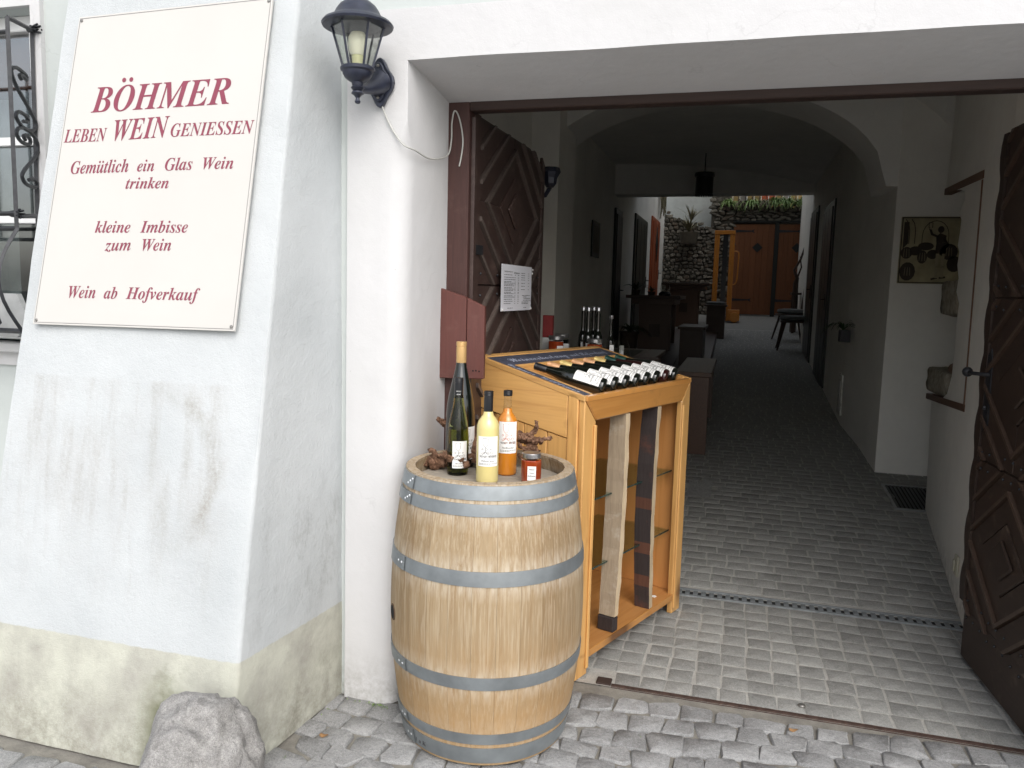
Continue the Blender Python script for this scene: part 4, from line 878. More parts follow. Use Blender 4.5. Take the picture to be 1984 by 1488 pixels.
for z0, z1 in ((.905, .949), (.855, .893), (.6365, .684), (.2945, .337), (.095, .133), (.022, .080)):
    m = MB(); prof = [(rp(z0)+.0005, z0), (rp(z0)+.0032, z0), (rp((z0+z1)/2)+.0036, (z0+z1)/2), (rp(z1)+.0032, z1), (rp(z1)+.0005, z1)]; m.lathe(prof, 72, cap=False); h = m.obj('hoop', M_galv, barrel, smooth=radians(40))
    a0 = radians(226-5.7)+random.uniform(-.05, .05); rr = MB()
    for da, dz in ((0, .3), (.045, .5), (.09, .7)) if z0 > .8 else ((0, .5), (.07, .5)):
        zz_ = z0+(z1-z0)*dz; a = a0+da; q = rp(zz_)+.0036; rr.ball((q*cos(a), q*sin(a), zz_), .0052, 8)
    rr.obj('rivets', M_rivet, h, smooth=True, kind='stuff')
    m = MB(); m.lathe([(rp(z0)+.0034, z0+.001), (rp(z0)+.0062, z0+.001), (rp(z1)+.0062, z1-.001), (rp(z1)+.0034, z1-.001)], 10, a0=a0-.28, a1=a0+.13, cap=False); m.obj('hoop_overlap', M_galv, h, smooth=True)
A = Art(); A.text('1 a K', 'b', 0, .05, 0, .013, 2); R_h = rp(.05)+.0042
A.mb(lambda x, y: ((R_h+.0004)*cos(radians(232)+x/R_h), (R_h+.0004)*sin(radians(232)+x/R_h), .040+y)).obj('stamp', M_ink, barrel)
m = MB(); cz = .885; strips = [(-.262+.524*i/7, -.262+.524*(i+1)/7) for i in range(7)]
for a, b in strips:
    a += .0012; b -= .0012; pts = []
    for i in range(9): y = a+(b-a)*i/8; pts.append((sqrt(max(0, .262**2-y*y)), y))
    for i in range(9): y = b-(b-a)*i/8; pts.append((-sqrt(max(0, .262**2-y*y)), y))
    mm = MB(); mm.prism(pts, cz, cz+.018); mm.obj('head_board', M_head, barrel, bevel=.001)
ab = radians(217-5.7); q = rp(.46); m = MB(); T = Matrix.Translation((q*cos(ab), q*sin(ab), .46)) @ Matrix.Rotation(ab, 4, 'Z') @ Matrix.Rotation(pi/2, 4, 'Y')
m.lathe([(.0, .0030), (.0225, .0030), (.024, .0), (.024, -.01)], 22, T, cap=False); m.obj('bung_shade_disc', plain('bung_hole_shade', (.006, .005, .005), .95), barrel)  # dark disc on the stave paints the shade of an open hole
m = MB(); m.lathe([(.022, .0008), (.0225, .0024), (.0275, .0020), (.0285, -.001)], 22, T, cap=False); m.obj('bung_rim', plain('charred_oak', (.09, .055, .03), .8), barrel, smooth=True)

# ================================================================== BOTTLES
def flute(R=.0375, H=.335, neck=.0145):
    return [(0, 0), (R*.86, 0), (R*.97, .003), (R, .010), (R, H*.34), (R*.985, H*.42), (R*.93, H*.50), (R*.82, H*.58), (R*.67, H*.66), (R*.53, H*.73), (neck*1.22, H*.80), (neck, H*.86), (neck*.97, H*.975), (neck*.9, H), (0, H)]
def bordeaux(R=.0375, H=.30, neck=.0145):
    return [(0, 0), (R*.86, 0), (R*.97, .003), (R, .01), (R, H*.60), (R*.97, H*.645), (R*.86, H*.685), (R*.64, H*.725), (R*.46, H*.755), (neck*1.06, H*.79), (neck, H*.84), (neck*.97, H*.975), (neck*.9, H), (0, H)]
def label_art(w, h, style, name2):
    """front label: wine glass drawing with tendrils, the estate's name and small print"""
    A = Art(); B = Art(); s = h/.10
    gx = -w*.12; top = h*.93
    A.stroke([(gx-.009*s, top), (gx-.0085*s, top-.018*s), (gx-.004*s, top-.026*s), (gx, top-.028*s), (gx, top-.046*s), (gx-.006*s, top-.050*s), (gx+.006*s, top-.050*s), (gx, top-.046*s)], .0010*s)
    A.stroke([(gx-.009*s, top), (gx, top+.0015*s), (gx+.009*s, top), (gx+.0085*s, top-.018*s), (gx+.004*s, top-.026*s), (gx, top-.028*s)], .0010*s); A.stroke([(gx-.0085*s, top-.012*s), (gx+.0085*s, top-.012*s)], .0008*s)
    R4 = random.Random(3)
    for k in range(9):
        cx = gx+(-.010+.0045*k)*s; cy = top-(.036+.012*(k % 3))*s; rr = R4.uniform(.003, .006)*s
        A.stroke([(cx+rr*cos(t*.7)*(1-t*.06), cy+rr*sin(t*.7)*(1-t*.06)) for t in range(11)], .0009*s)
    A.stroke([(gx-.014*s+.004*s*i, top-(.048+.006*sin(i*1.3))*s) for i in range(10)], .0008*s)
    B.text('WEINGUT', 'b', -w*.40, -w*.02, h*.30, .0062*s, 1); B.text('BÖHMER', 'b', w*.03, w*.42, h*.30, .0078*s, 1); B.stroke([(-w*.4, h*.27), (w*.4, h*.27)], .0006*s)
    if name2: B.text(name2, 'bi', -w*.30, w*.30, h*.155, .0050*s, 1)
    for y, a, b in ((.09, -.42, .42), (.055, -.42, .1)):
        x = a*w
        while x < b*w: B.add([(x, h*y), (x+.004*s, h*y), (x+.004*s, h*y+.0014*s), (x, h*y+.0014*s)], [(0, 1, 2, 3)]); x += .0055*s
    return A, B
def put_label(parent, R, z0, z1, ang, half, mat=M_label, ink=M_ink, ink2=None, name2='', art=True, notext=False):
    m = MB(); m.lathe([(R+.0003, z0), (R+.0006, z0), (R+.0006, z1), (R+.0003, z1)], 14, a0=ang-half, a1=ang+half, cap=False); lb = m.obj('label', mat, parent, smooth=True)
    if art:
        w, h = 2*half*R, z1-z0; A, B = label_art(w, h, 0, name2); q = R+.0009
        fn = lambda x, y: (q*cos(ang+x/R), q*sin(ang+x/R), z0+y)
        A.mb(fn).obj('drawing', ink2 or ink, lb); B.mb(fn).obj('print', ink, lb)
    return lb
def cap_mb(R, z0, z1, ridges=3, seg=18, long=True):
    prof = [(R*.98, z0), (R, z0+.001)]; zt = z1-.016
    if long: prof += [(R*1.0, zt-.003), (R*.95, zt-.0025), (R*.95, zt-.001), (R*1.03, zt)]
    for i in range(ridges): a = zt+(i+.3)*(z1-zt-.002)/ridges; prof += [(R*1.03, a), (R*.985, a+.0012), (R*1.03, a+.0024)]
    prof += [(R*1.02, z1-.001), (R*.93, z1), (0, z1)]; m = MB(); m.lathe(prof, seg, cap=False); return m
FACE = atan2(-2.575, .80)     # direction from the barrel to the camera
def bottle(name, label, loc, prof, glass, capmat, capz, capR, lab=None, **kw):
    b = thing(name, label, 'bottle', loc, group=kw.pop('group', None)); m = MB(); m.lathe(prof, 28, cap=False); m.obj('glass_body', glass, b, smooth=radians(50))
    cap_mb(capR, *capz).obj('screw_cap', capmat, b, smooth=radians(30))
    if lab: put_label(b, **lab)
    return b
HZ = .9035
b = bottle('wine_bottle', 'tall dark wine bottle with gold cap, rearmost and tallest on the barrel', (-.966, 2.722, HZ), flute(.054, .462, .0175), M_dkglass, M_gold, (.387, .466), .0188, lab=dict(R=.0540, z0=.035, z1=.155, ang=FACE+.75, half=.75))
b = bottle('wine_bottle', 'slim olive green wine bottle with black cap beside the twisted root', (-.930, 2.60, HZ), flute(.0385, .343, .0145), M_olive, M_blackcap, (.275, .347), .0158, lab=dict(R=.0386, z0=.028, z1=.125, ang=FACE+.25, half=.72, name2='Riesling'))
m = MB(); m.lathe([(0, .012), (.0335, .012), (.0345, .06), (.0345, .165), (.0, .166)], 20, cap=False); m.obj('wine', clearglass('olive_wine', (.42, .42, .10), .0, 1.33), b, smooth=radians(50))
A = Art()
for i, w in enumerate((.020, .014, .018)): A.text(('WEINGUT', 'BÖHMER', 'Weißenkirchen')[i] if i < 2 else 'Wachau', 'b', -w/2, w/2, .308-i*.011, .0034, 1)
A.mb(lambda x, y: (.0161*cos(FACE+x/.0161), .0161*sin(FACE+x/.0161), y-.01)).obj('cap_print', M_label, b)
def juice(name, label, loc, liquid, H, R, fill, capz, inkart, name2, z0, z1, da, capmat=M_blackcap, liqdark=None):
    b = thing(name, label, 'bottle', loc); prof = bordeaux(R, H, .0145)
    m = MB(); fillp = [(rr*.995 if rr else 0, z) for rr, z in prof if z <= H*fill]+[(.0145*1.0, H*fill), (0, H*fill)]; m.lathe(fillp, 28, cap=False); m.obj('juice', liquid, b, smooth=radians(50))
    m = MB(); up = [(rr, z) for rr, z in prof if z > H*fill]; m.lathe([(.0155, H*fill+.001)]+up, 24, cap=False); m.obj('glass_neck', M_lampglass, b, smooth=radians(50))
    cap_mb(.0158, *capz, long=(capz[1]-capz[0] > .03)).obj('screw_cap', capmat, b, smooth=radians(30))
    put_label(b, R, z0, z1, FACE+da, .95, ink=M_ink, ink2=inkart, name2=name2); return b
juice('juice_bottle', 'bottle of cloudy pale yellow pear juice with black cap on the barrel', (-.795, 2.525, HZ), M_yellow, .312, .0392, .79, (.246, .316), M_ink, 'Williams Birne', .062, .165, .05)
juice('juice_bottle', 'bottle of bright orange apricot nectar with reddish drawing on its label', (-.767, 2.665, HZ), M_orange, .300, .0375, .80, (.284, .304), M_inkred, 'Marillennektar', .082, .195, .1)
def jar(label, loc, s=1.0, ang=FACE, jam=M_jam, group=None, text=True):
    j = thing('jam_jar', label, 'jar', loc, group=group); m = MB()
    poly = [(.031*s*cos(ang+pi/6+k*pi/3+e), .031*s*sin(ang+pi/6+k*pi/3+e)) for k in range(6) for e in (-.12, .12)]
    m.prism(poly, .0, .072*s); m.obj('glass_body', jam, j, bevel=.003, smooth=radians(25)); m = MB(); m.lathe([(.026*s, .071*s), (.027*s, .079*s)], 20, cap=False); m.obj('glass_rim', M_lampglass, j)
    m = MB(); m.lathe([(.0285*s, .078*s), (.0295*s, .079*s), (.0295*s, .091*s), (.028*s, .093*s), (.024*s, .0925*s), (0, .0925*s)], 24, cap=False); m.obj('lid', M_silver, j, smooth=radians(35))
    q = .0302*s; ca, sa = cos(ang), sin(ang); fn = lambda x, y, h: (q*ca+h*ca-x*sa, q*sa+h*sa+x*ca, y)
    m = MB(); m.add([fn(-.014*s+.004*s, .012*s, .0008), (fn(.016*s, .012*s, .0008)), (fn(.016*s, .056*s, .0008)), (fn(-.010*s, .056*s, .0008))], [(0, 1, 2, 3)]); lb = m.obj('label', M_label, j)
    if text:
        A = Art(); A.text('Böhmers', 'bi', -.005*s, .012*s, .044*s, .005*s, 1); A.text('Gaumen', 'bi', -.004*s, .011*s, .034*s, .004*s, 1); A.text('Marillenröster', 'bi', -.009*s, .015*s, .024*s, .0045*s, 1); A.mb(lambda x, y: fn(x, y, .0014)).obj('print', M_ink, lb)
    return j
jar('silver lidded jar of red apricot jam, alone at the right on the barrel top', (-.652, 2.578, HZ), 1.12, FACE-.1)
# gnarled vine roots
def root(label, base, seed, H, lean, spread, up=1):
    R5 = random.Random(seed); m = MB(); trunk = [Vector((0, 0, .012))]
    dirv = Vector((lean[0], lean[1], up)).normalized()
    def limb(p, dv, ln, r0, n=7, crook=.6):
        P = [p]; rad = [r0]; q = p.copy(); dv = dv.normalized()
        for i in range(n): dv = (dv+Vector((R5.uniform(-crook, crook), R5.uniform(-crook, crook), R5.uniform(-crook*.6, crook*.6)))).normalized(); q = q+dv*ln/n; q.z = max(q.z, r0*.7); P.append(q.copy()); rad.append(r0*(1-.55*(i+1)/n)*R5.uniform(.75, 1.35))
        m.tube(P, rad, 9); return P
    P = limb(Vector((0, 0, .016)), dirv, H, .026, 8)
    for k in range(spread): p = P[R5.randrange(1, len(P))]; limb(p, Vector((R5.uniform(-1, 1), R5.uniform(-1, 1), R5.uniform(-.2, 1.1))), H*R5.uniform(.3, .55), .011, 6, .8)
    for k in range(spread*3): p = P[R5.randrange(0, len(P))]; m.ball(p+Vector((R5.uniform(-.02, .02), R5.uniform(-.02, .02), R5.uniform(-.004, .015))), R5.uniform(.006, .012), 8)
    me = m.mesh('vine_root', M_root)
    bm = bmesh.new(); bm.from_mesh(me); bmesh.ops.subdivide_edges(bm, edges=bm.edges, cuts=2, use_grid_fill=True)
    for v in bm.verts: v.co += v.normal*(.007*noise.noise(v.co*40)+.008*noise.noise(Vector((v.co.x*130, v.co.y*130, v.co.z*60)))+.005*noise.noise(v.co*240)); v.co.z = max(v.co.z, .0)
    bm.to_mesh(me); bm.free()
    for p in me.polygons: p.use_smooth = True
    link('vine_root', me, loc=base, label=label, category='root')
root('forked brown vine root lying at the left rim of the barrel top', (-1.045, 2.64, HZ), 5, .17, (1.0, -.75), 8, .35)
root('knotty vine root standing between the dark bottles and the yellow one', (-.890, 2.72, HZ), 12, .22, (.05, .1), 8)
root('twisted vine root standing behind the orange bottle at the right', (-.705, 2.775, HZ), 8, .20, (.5, .1), 8)

# ================================================================== DISPLAY CABINET
# local x runs along the open front, y into the depth (towards the left), z up
CA = atan2(.9327, .361); WC, DC, ZF, ZB = .968, .535, 1.160, 1.282
cab_ = thing('display_cabinet', 'varnished pine display cabinet with sloping top, open front and two upright barrel staves', 'cabinet', (-.543, 2.965, 0), rz=CA)
def ztop(y): return ZF+(ZB-ZF)*y/DC
def cb(name, b, mat, bev=.003, par=cab_, **kw): m = MB(); m.box(*b); return m.obj(name, mat, par, bevel=bev, **kw)
P_ = M_pine
# front frame
m = MB(); m.prism([(.0, 0), (.088, 0), (.088, 1.055), (.0, 1.150)], 0, .028, axis='y'); m.obj('front_post', P_['z'], cab_, bevel=.004)
m = MB(); m.prism([(.878, .0), (.966, .0), (.966, 1.150), (.878, 1.055)], 0, .028, axis='y'); m.obj('front_post', P_['z'], cab_, bevel=.004)
m = MB(); m.prism([(.002, 1.152), (.090, 1.057), (.876, 1.057), (.964, 1.152)], -.002, .028, axis='y'); m.obj('front_rail', M_pineh, cab_, bevel=.005)
cb('front_moulding', (.068, .086, -.009, .0, .03, 1.04), P_['z']); cb('front_moulding', (.88, .898, -.009, .0, .03, 1.04), P_['z'])
cb('bottom_board', (.03, .938, .0, .50, .078, .098), M_pined['x']); cb('bottom_edge', (.088, .878, -.004, .0, .070, .103), M_pineh, .002)
# left side: corner post, sloping top board, vertical boards
m = MB(); m.prism([(.028, 0), (.075, 0), (.075, ztop(.075)-.004), (.028, ztop(.028)-.004)], -.006, .022, axis='x'); m.obj('corner_post', P_['z'], cab_, bevel=.003)
m = MB(); m.prism([(.078, .988), (DC-.002, 1.066), (DC-.002, ztop(DC)-.002), (.078, ztop(.078)-.004)], -.004, .02, axis='x'); m.obj('side_top_board', P_['y'], cab_, bevel=.003)
ye = [.078, .175, .29, .405, DC-.002]
for a, b_ in zip(ye, ye[1:]): m = MB(); m.prism([(a+.001, .02), (b_-.001, .02), (b_-.0015, .974+.0+.172*b_-.003), (a+.0015, .974+.172*a-.003)], .001, .018, axis='x'); m.obj('side_board', P_['z'], cab_, bevel=.003)
# far side, back
m = MB(); m.prism([(.03, .02), (DC, .02), (DC, ztop(DC)-.004), (.03, ztop(.03)-.004)], .945, .965, axis='x'); m.obj('far_side_board', P_['z'], cab_, bevel=.003)
for i in range(8): a = .022+.1152*i; cb('back_board', (a+.001, a+.1142, DC-.02, DC-.001, .02, 1.20), M_pined['z'], .002)
m = MB(); m.prism([(.028, .1), (DC-.022, .1), (DC-.022, ztop(DC)-.08), (.028, ztop(.03)-.08)], .925, .944, axis='x'); m.obj('inner_lining', M_pined['z'], cab_)
m = MB(); m.prism([(.028, .1), (DC-.022, .1), (DC-.022, ztop(DC)-.08), (.028, ztop(.03)-.08)], .0225, .030, axis='x'); m.obj('inner_lining', M_pined['z'], cab_)
# sloping top: rim pieces, chalkboard strips, tray
def slab(name, x0, x1, y0, y1, h0, h1, mat, bev=.002):
    m = MB(); m.add([(x, y, ztop(y)+h) for h in (h0, h1) for x, y in ((x0, y0), (x1, y0), (x1, y1), (x0, y1))], [(3, 2, 1, 0), (4, 5, 6, 7), (0, 1, 5, 4), (1, 2, 6, 5), (2, 3, 7, 6), (3, 0, 4, 7)]); return m.obj(name, mat, cab_, bevel=bev)
slab('top_rim', -.006, .012, .0, DC+.004, -.02, .002, P_['y']); slab('top_rim', .954, .972, .0, DC+.004, -.02, .002, P_['y'])
slab('top_rim', .012, .954, DC-.026, DC+.004, -.03, .003, P_['x']); slab('top_rim', .012, .954, -.004, .014, -.02, .000, M_pineh)
slab('chalkboard_strip', .0135, .064, .015, DC-.028, -.016, .0005, M_chalk); slab('chalkboard_strip', .0655, .952, DC-.140, DC-.028, -.016, .0005, M_chalk)
slab('tray_rim', .0655, .079, .015, DC-.142, -.03, .002, P_['y']); slab('tray_rim', .080, .952, DC-.156, DC-.142, -.03, .002, P_['x'])
slab('tray_base', .080, .952, .015, DC-.158, -.036, -.026, M_pined['y'])
tl = math.atan((ZB-ZF)/DC); ct, st_ = cos(tl), sin(tl)
A = Art(); A.text('Grüner Veltliner', 'script', .0, .37, .0, .024, 3)
A.mb(lambda x, y: (.022+y*1.2, DC-.13-x*.98, ztop(DC-.13-x*.98)+.0014)).obj('chalk_writing', M_chalkmark, cab_)
A = Art(); A.text('Weinverkostung', 'script', .0, .44, .0, .026, 3); A.text('und Hofverkauf', 'script', .47, .80, .0, .024, 3)
A.mb(lambda x, y: (.095+x, DC-.110+y*1.8, ztop(DC-.110+y*1.8)+.0014)).obj('chalk_writing', M_chalkmark, cab_)
# shelves of glass
for z in (.70, .40):
    cb('glass_shelf', (.032, .943, .06, .46, z, z+.006), M_shelfglass, 0); cb('glass_shelf_edge', (.032, .943, .0565, .0598, z, z+.006), M_glassedge, 0)
# the two old barrel staves
def stave_up(label, x1, mat, edge, bow, bands=None, shift=0, z0=.100, z1=1.055):
    """old stave on edge: thin light edge to the front, broad worn face to the left"""
    m = MB(); n = 18; vs = []; fm = []
    for i in range(n+1):
        t = i/n; z = z0+(z1-z0)*t; xr_ = x1+shift*(1-t)+bow*sin(t*pi)+.0015*sin(i*2.3); xl_ = xr_-.034; dp = .078+.008*sin(t*pi)
        vs += [(xl_, .004, z), (xr_, .004+.002*sin(i*1.7), z), (xr_, dp, z), (xl_-.004, dp, z)]
    fs = [(i*4+k, i*4+(k+1) % 4, (i+1)*4+(k+1) % 4, (i+1)*4+k) for i in range(n) for k in range(4)]+[(3, 2, 1, 0), (n*4, n*4+1, n*4+2, n*4+3)]
    m.add(vs, fs); m.mi = [(1 if k == 0 else (2 if bands and any(a <= i < b for a, b in bands) else 0)) for i in range(n) for k in range(4)]+[0, 0]
    return m.obj('old_barrel_stave', [mat, edge]+([M_stainr] if bands else []), cab_, label=label)
stave_up('pale worn barrel stave', .374, M_stavew, M_staveedge, .014, shift=-.031, z0=.168)
stave_up('dark wine stained barrel stave', .668, M_staved, M_staveedge, -.018, bands=((9, 10), (5, 6), (2, 3)), shift=.005)
cb('stave_foot', (.300, .343, .004, .082, .100, .164), M_staved, .003)
for x in (.80, .85, .83): m = MB(); m.lathe([(.0, .002), (.012, .002), (.013, 0)], 12, Matrix.Translation((x, .06+(x-.8)*1.6, .0985)), cap=False); m.obj('plastic_disc', M_label, cab_)
# castors
for x, y in ((.815, .075), (.80, .46), (.14, .46), (.16, .08)):
    m = MB(); m.lathe([(.0, -.013), (.028, -.013), (.031, -.008), (.031, .008), (.028, .013), (0, .013)], 18, Matrix.Translation((x, y, .0325)) @ Matrix.Rotation(pi/2, 4, 'X') , cap=False); w_ = m.obj('castor', M_wheel, cab_, smooth=radians(35))
    m = MB(); m.box(x-.022, x+.022, y-.022, y+.022, .071, .077); m.box(x-.016, x+.016, y-.0165, y-.0125, .03, .071); m.box(x-.016, x+.016, y+.0125, y+.0165, .03, .071); m.obj('castor_fork', M_screw, w_)
# eight bottles lying on the sloping tray, feet towards the front rail
capm = [M_blackcap, M_copper, M_yelgold, M_copper, M_copper, M_yelgold, M_greencap, M_greencap]
desc = ['black ribbed cap, nearest the chalkboard strip', 'copper cap, lying just beside the black-capped one', 'yellow gold cap, third from the chalkboard strip', 'copper cap, fourth of the lying row', 'copper cap, fifth of the lying row', 'yellow gold cap, last before the green caps', 'green cap and reddish brown glass', 'green cap and dark glass, at the far end']
u0 = Vector((cos(CA), sin(CA), 0)); v0 = Vector((-sin(CA), cos(CA), 0)); A0 = Vector((-.543, 2.965, 0))
for i in range(8):
    x = .185+.0945*i; skew = -.075+.004*i; R = .0365; gl = M_brglass if i == 6 else M_dkglass
    # rest the belly on the tray base; axis along the slope
    dirl = Vector((skew, .31, 0)).normalized(); dl = Vector((dirl.x*ct, dirl.y*ct, st_)).normalized()
    base = A0+u0*x+v0*.022+Vector((0, 0, ztop(.022)-.026+R+.003)); wd = u0*dl.x+v0*dl.y+Vector((0, 0, dl.z))
    zc = wd.normalized(); up = Vector((0, 0, 1)); xc = (up-zc*up.dot(zc)).normalized(); yc = zc.cross(xc)
    b = thing('lying_wine_bottle', 'lying wine bottle, '+desc[i], 'bottle', group='wine bottles lying in a row on the sloping cabinet top')
    b.matrix_world = Matrix(((xc.x, yc.x, zc.x, base.x), (xc.y, yc.y, zc.y, base.y), (xc.z, yc.z, zc.z, base.z), (0, 0, 0, 1)))
    m = MB(); m.lathe(flute(R, .312, .0142), 28, cap=False); m.obj('glass_body', gl, b, smooth=radians(50))
    cap_mb(.0158, .256, .316, 5).obj('screw_cap', capm[i], b, smooth=radians(30))
    put_label(b, R, .018, .130, -.30, 1.2, name2='Wachau')

# ================================================================== TABLE WITH BOTTLES BEHIND THE CABINET
t = thing('side_table', 'dark wooden side table with jars and slim bottles behind the display cabinet', 'table', (-1.30, 4.30, 0))
m = MB(); m.box(0, .86, 0, .62, 1.14, 1.17); m.obj('table_top', M_tablew, t, bevel=.004)
for x, y in ((.04, .04), (.82, .04), (.04, .58), (.82, .58)): m = MB(); m.box(x-.03, x+.03, y-.03, y+.03, 0, 1.14); m.obj('leg', M_tablew, t, bevel=.003)
def slim(R=.027, H=.40, nk=.0125): return [(0, 0), (R*.9, 0), (R, .004), (R, H*.42), (R*.93, H*.47), (R*.7, H*.52), (nk*1.05, H*.56), (nk, H*.6), (nk*.96, H), (0, H)]
LB = [(1128, 4.50, 'leftmost of the four silver-capped slim bottles'), (1138, 4.42, 'second from the left of the four silver-capped slim bottles'), (1148, 4.56, 'third from the left of the four silver-capped slim bottles'), (1157, 4.48, 'rightmost of the four silver-capped slim bottles')]
for px, Y, ds in LB:
    p = at(px, 680, Y); b = thing('slim_bottle', 'black slim bottle, '+ds, 'bottle', (p.x, Y, 1.17), group='four slim dark bottles behind the cabinet')
    m = MB(); m.lathe(slim(.027, .306), 20, cap=False); m.obj('glass_body', M_dkglass, b, smooth=radians(50)); m = MB(); m.lathe([(.0135, .285), (.0145, .286), (.0145, .306), (.013, .3085), (0, .3085)], 16, cap=False); m.obj('cap', M_silver, b, smooth=radians(35))
    put_label(b, .027, .02, .105, FACE+.3, .8, art=False)
p = at(1182, 680, 4.42); b = thing('slim_bottle', 'clear slim bottle with silver cap and white label beside the dark ones', 'bottle', (p.x, 4.42, 1.17))
m = MB(); m.lathe(slim(.024, .262, .011), 20, cap=False); m.obj('glass_body', M_lampglass, b, smooth=radians(50)); m = MB(); m.lathe([(.0125, .245), (.0132, .246), (.0132, .264), (0, .266)], 16, cap=False); m.obj('cap', M_silver, b, smooth=radians(35)); put_label(b, .0242, .02, .10, FACE+.25, .55, art=False)
for px, Y, s_, lab, jm in ((1077, 4.40, 2.5, 'red jam jar behind the cabinet rim, nearest the gate leaf', M_jam), (1088, 4.62, 2.5, 'dark jam jar standing behind the red one near the gate leaf', M_dkglass), (1152, 4.34, 2.42, 'reddish jam jar in front of the slim dark bottles', M_jam)):
    p = at(px, 680, Y); jar(lab, (p.x, Y, 1.17), s_*.60, FACE+.35, jm, text=False)
p = at(1062, 640, 4.56); b = thing('red_packet', 'slim red packet with white lower label half hidden by the gate leaf', 'packet', (p.x-.0, 4.56, 1.17)); m = MB(); m.box(-.03, .03, -.02, .02, .12, .25); m.obj('carton', plain('red_carton', (.25, .03, .03), .6), b, bevel=.002); m = MB(); m.box(-.03, .03, -.02, .02, 0, .118); m.obj('label_part', M_label, b, bevel=.002)
p = at(1205, 655, 5.9); b = thing('glass_lantern', 'clear hurricane glass with a candle and dark stones on the low table', 'glass lantern', (p.x, 5.9, 1.00))
m = MB(); m.lathe([(.05, .0), (.075, .04), (.080, .09), (.060, .17), (.045, .21)], 22, cap=False); m.obj('glass', M_lampglass, b, smooth=radians(50)); m = MB(); m.lathe([(.018, .05), (.018, .17), (0, .17)], 12, cap=False); m.obj('candle', M_label, b)
m = MB()
for k in range(14): a = k*2.4; m.ball((.045*cos(a)*(k % 3)/2, .045*sin(a)*(k % 3)/2, .02+.012*(k % 4)), .022, 8)
m.obj('stones', M_iron, b, kind='stuff')
# wall lantern behind the left leaf
p = at(1066, 345, 4.25); t = thing('passage_lantern', 'small dark lantern on a bracket just behind the top of the left gate leaf', 'lantern', (p.x, 4.25, p.z))
m = MB(); m.lathe([(0, .06), (.05, .055), (.058, .03), (.04, .0), (.035, -.03), (.02, -.05), (.0, -.055)], 8, cap=False); m.obj('lamp_head', M_lampblack, t); m = MB(); m.tube([(0, 0, -.05), (-.03, .02, -.09), (-.10, .03, -.10), (-.64, .03, -.10)], .012, 8); m.obj('bracket', M_lampblack, t)

# ================================================================== PASSAGE FURNITURE
def PX(px, Y): return at(px, 574, Y).x
def PZ(py, Y, px=1300): return at(px, py, Y).z
t = thing('low_table', 'big brown wooden table with a pale runner behind the cabinet', 'table', (-1.62, 5.75, 0))
z = 1.00; m = MB()
for i in range(6): mm = MB(); mm.box(.02+i*.155, .02+i*.155+.152, 0, 2.35, z-.04, z); mm.obj('plank', M_tableb, t, bevel=.004)
m = MB(); m.box(.15, .75, .3, 2.1, z+.001, z+.003); m.obj('table_runner', plain('runner_cloth', (.13, .13, .12), .9), t)
m = MB(); m.box(.06, .92, .04, .10, z-.18, z-.042); m.obj('apron', M_tableb, t, bevel=.003)
m = MB(); m.box(.86, .92, .102, 2.2, z-.18, z-.042); m.obj('apron', M_tableb, t, bevel=.003)
for y in (.35, 2.0): m = MB(); m.box(.2, .78, y-.04, y+.04, floor_z(5.75+y), z-.18); m.obj('leg_panel', M_tableb, t, bevel=.004)
t = thing('bench', 'brown wooden bench end showing behind the right post of the cabinet', 'bench', (-.47, 6.75, 0))
zf = floor_z(6.8); m = MB(); m.box(0, .30, 0, 1.6, zf+.66, zf+.70); m.obj('seat', M_tableb, t, bevel=.004)
for y in (.0, 1.4): m = MB(); m.box(.02, .28, y, y+.05, zf+.0, zf+.66); m.obj('leg_panel', M_tableb, t, bevel=.003)
m = MB(); m.box(.04, .06, .05, 1.4, zf+.3, zf+.5); m.obj('stretcher', M_tableb, t)
def block_seat(name, label, px0, px1, ytop, Y, depth, mat=M_tablew, cushion=False, cat='stool'):
    x0, x1 = PX(px0, Y), PX(px1, Y); zt = PZ(ytop, Y); zf = floor_z(Y); t = thing(name, label, cat, (x0, Y, zf)); w = x1-x0; h = zt-zf
    m = MB(); m.box(0, w, 0, depth, h-.035, h); m.obj('seat', mat, t, bevel=.004); 
    m = MB(); m.box(.03, w-.03, .03, .07, 0, h-.035); m.obj('end_panel', mat, t, bevel=.003); m = MB(); m.box(.03, w-.03, depth-.07, depth-.03, -.02, h-.035); m.obj('end_panel', mat, t, bevel=.003)
    for x in (.03, w-.06): m = MB(); m.box(x, x+.03, .07, depth-.07, 0.0, h-.035); m.obj('side_panel', mat, t, bevel=.003)
    if cushion:
        m = MB(); n = 10
        m.lathe([(0, h), (.40*w, h), (.47*w, h+.02), (.46*w, h+.04), (.3*w, h+.055), (0, h+.05)], 20, Matrix.Translation((w/2, depth/2, 0)), cap=False); m.obj('cushion', M_cush, t, smooth=radians(60))
    return t
block_seat('box_bench', 'narrow dark wooden box bench with a pale top in the middle of the passage', 1316, 1370, 632, 10.5, 1.1)
block_seat('box_stool', 'dark box stool with a light grey round cushion beside the yellow stacker', 1367, 1410, 588, 14.2, .6, cushion=True)
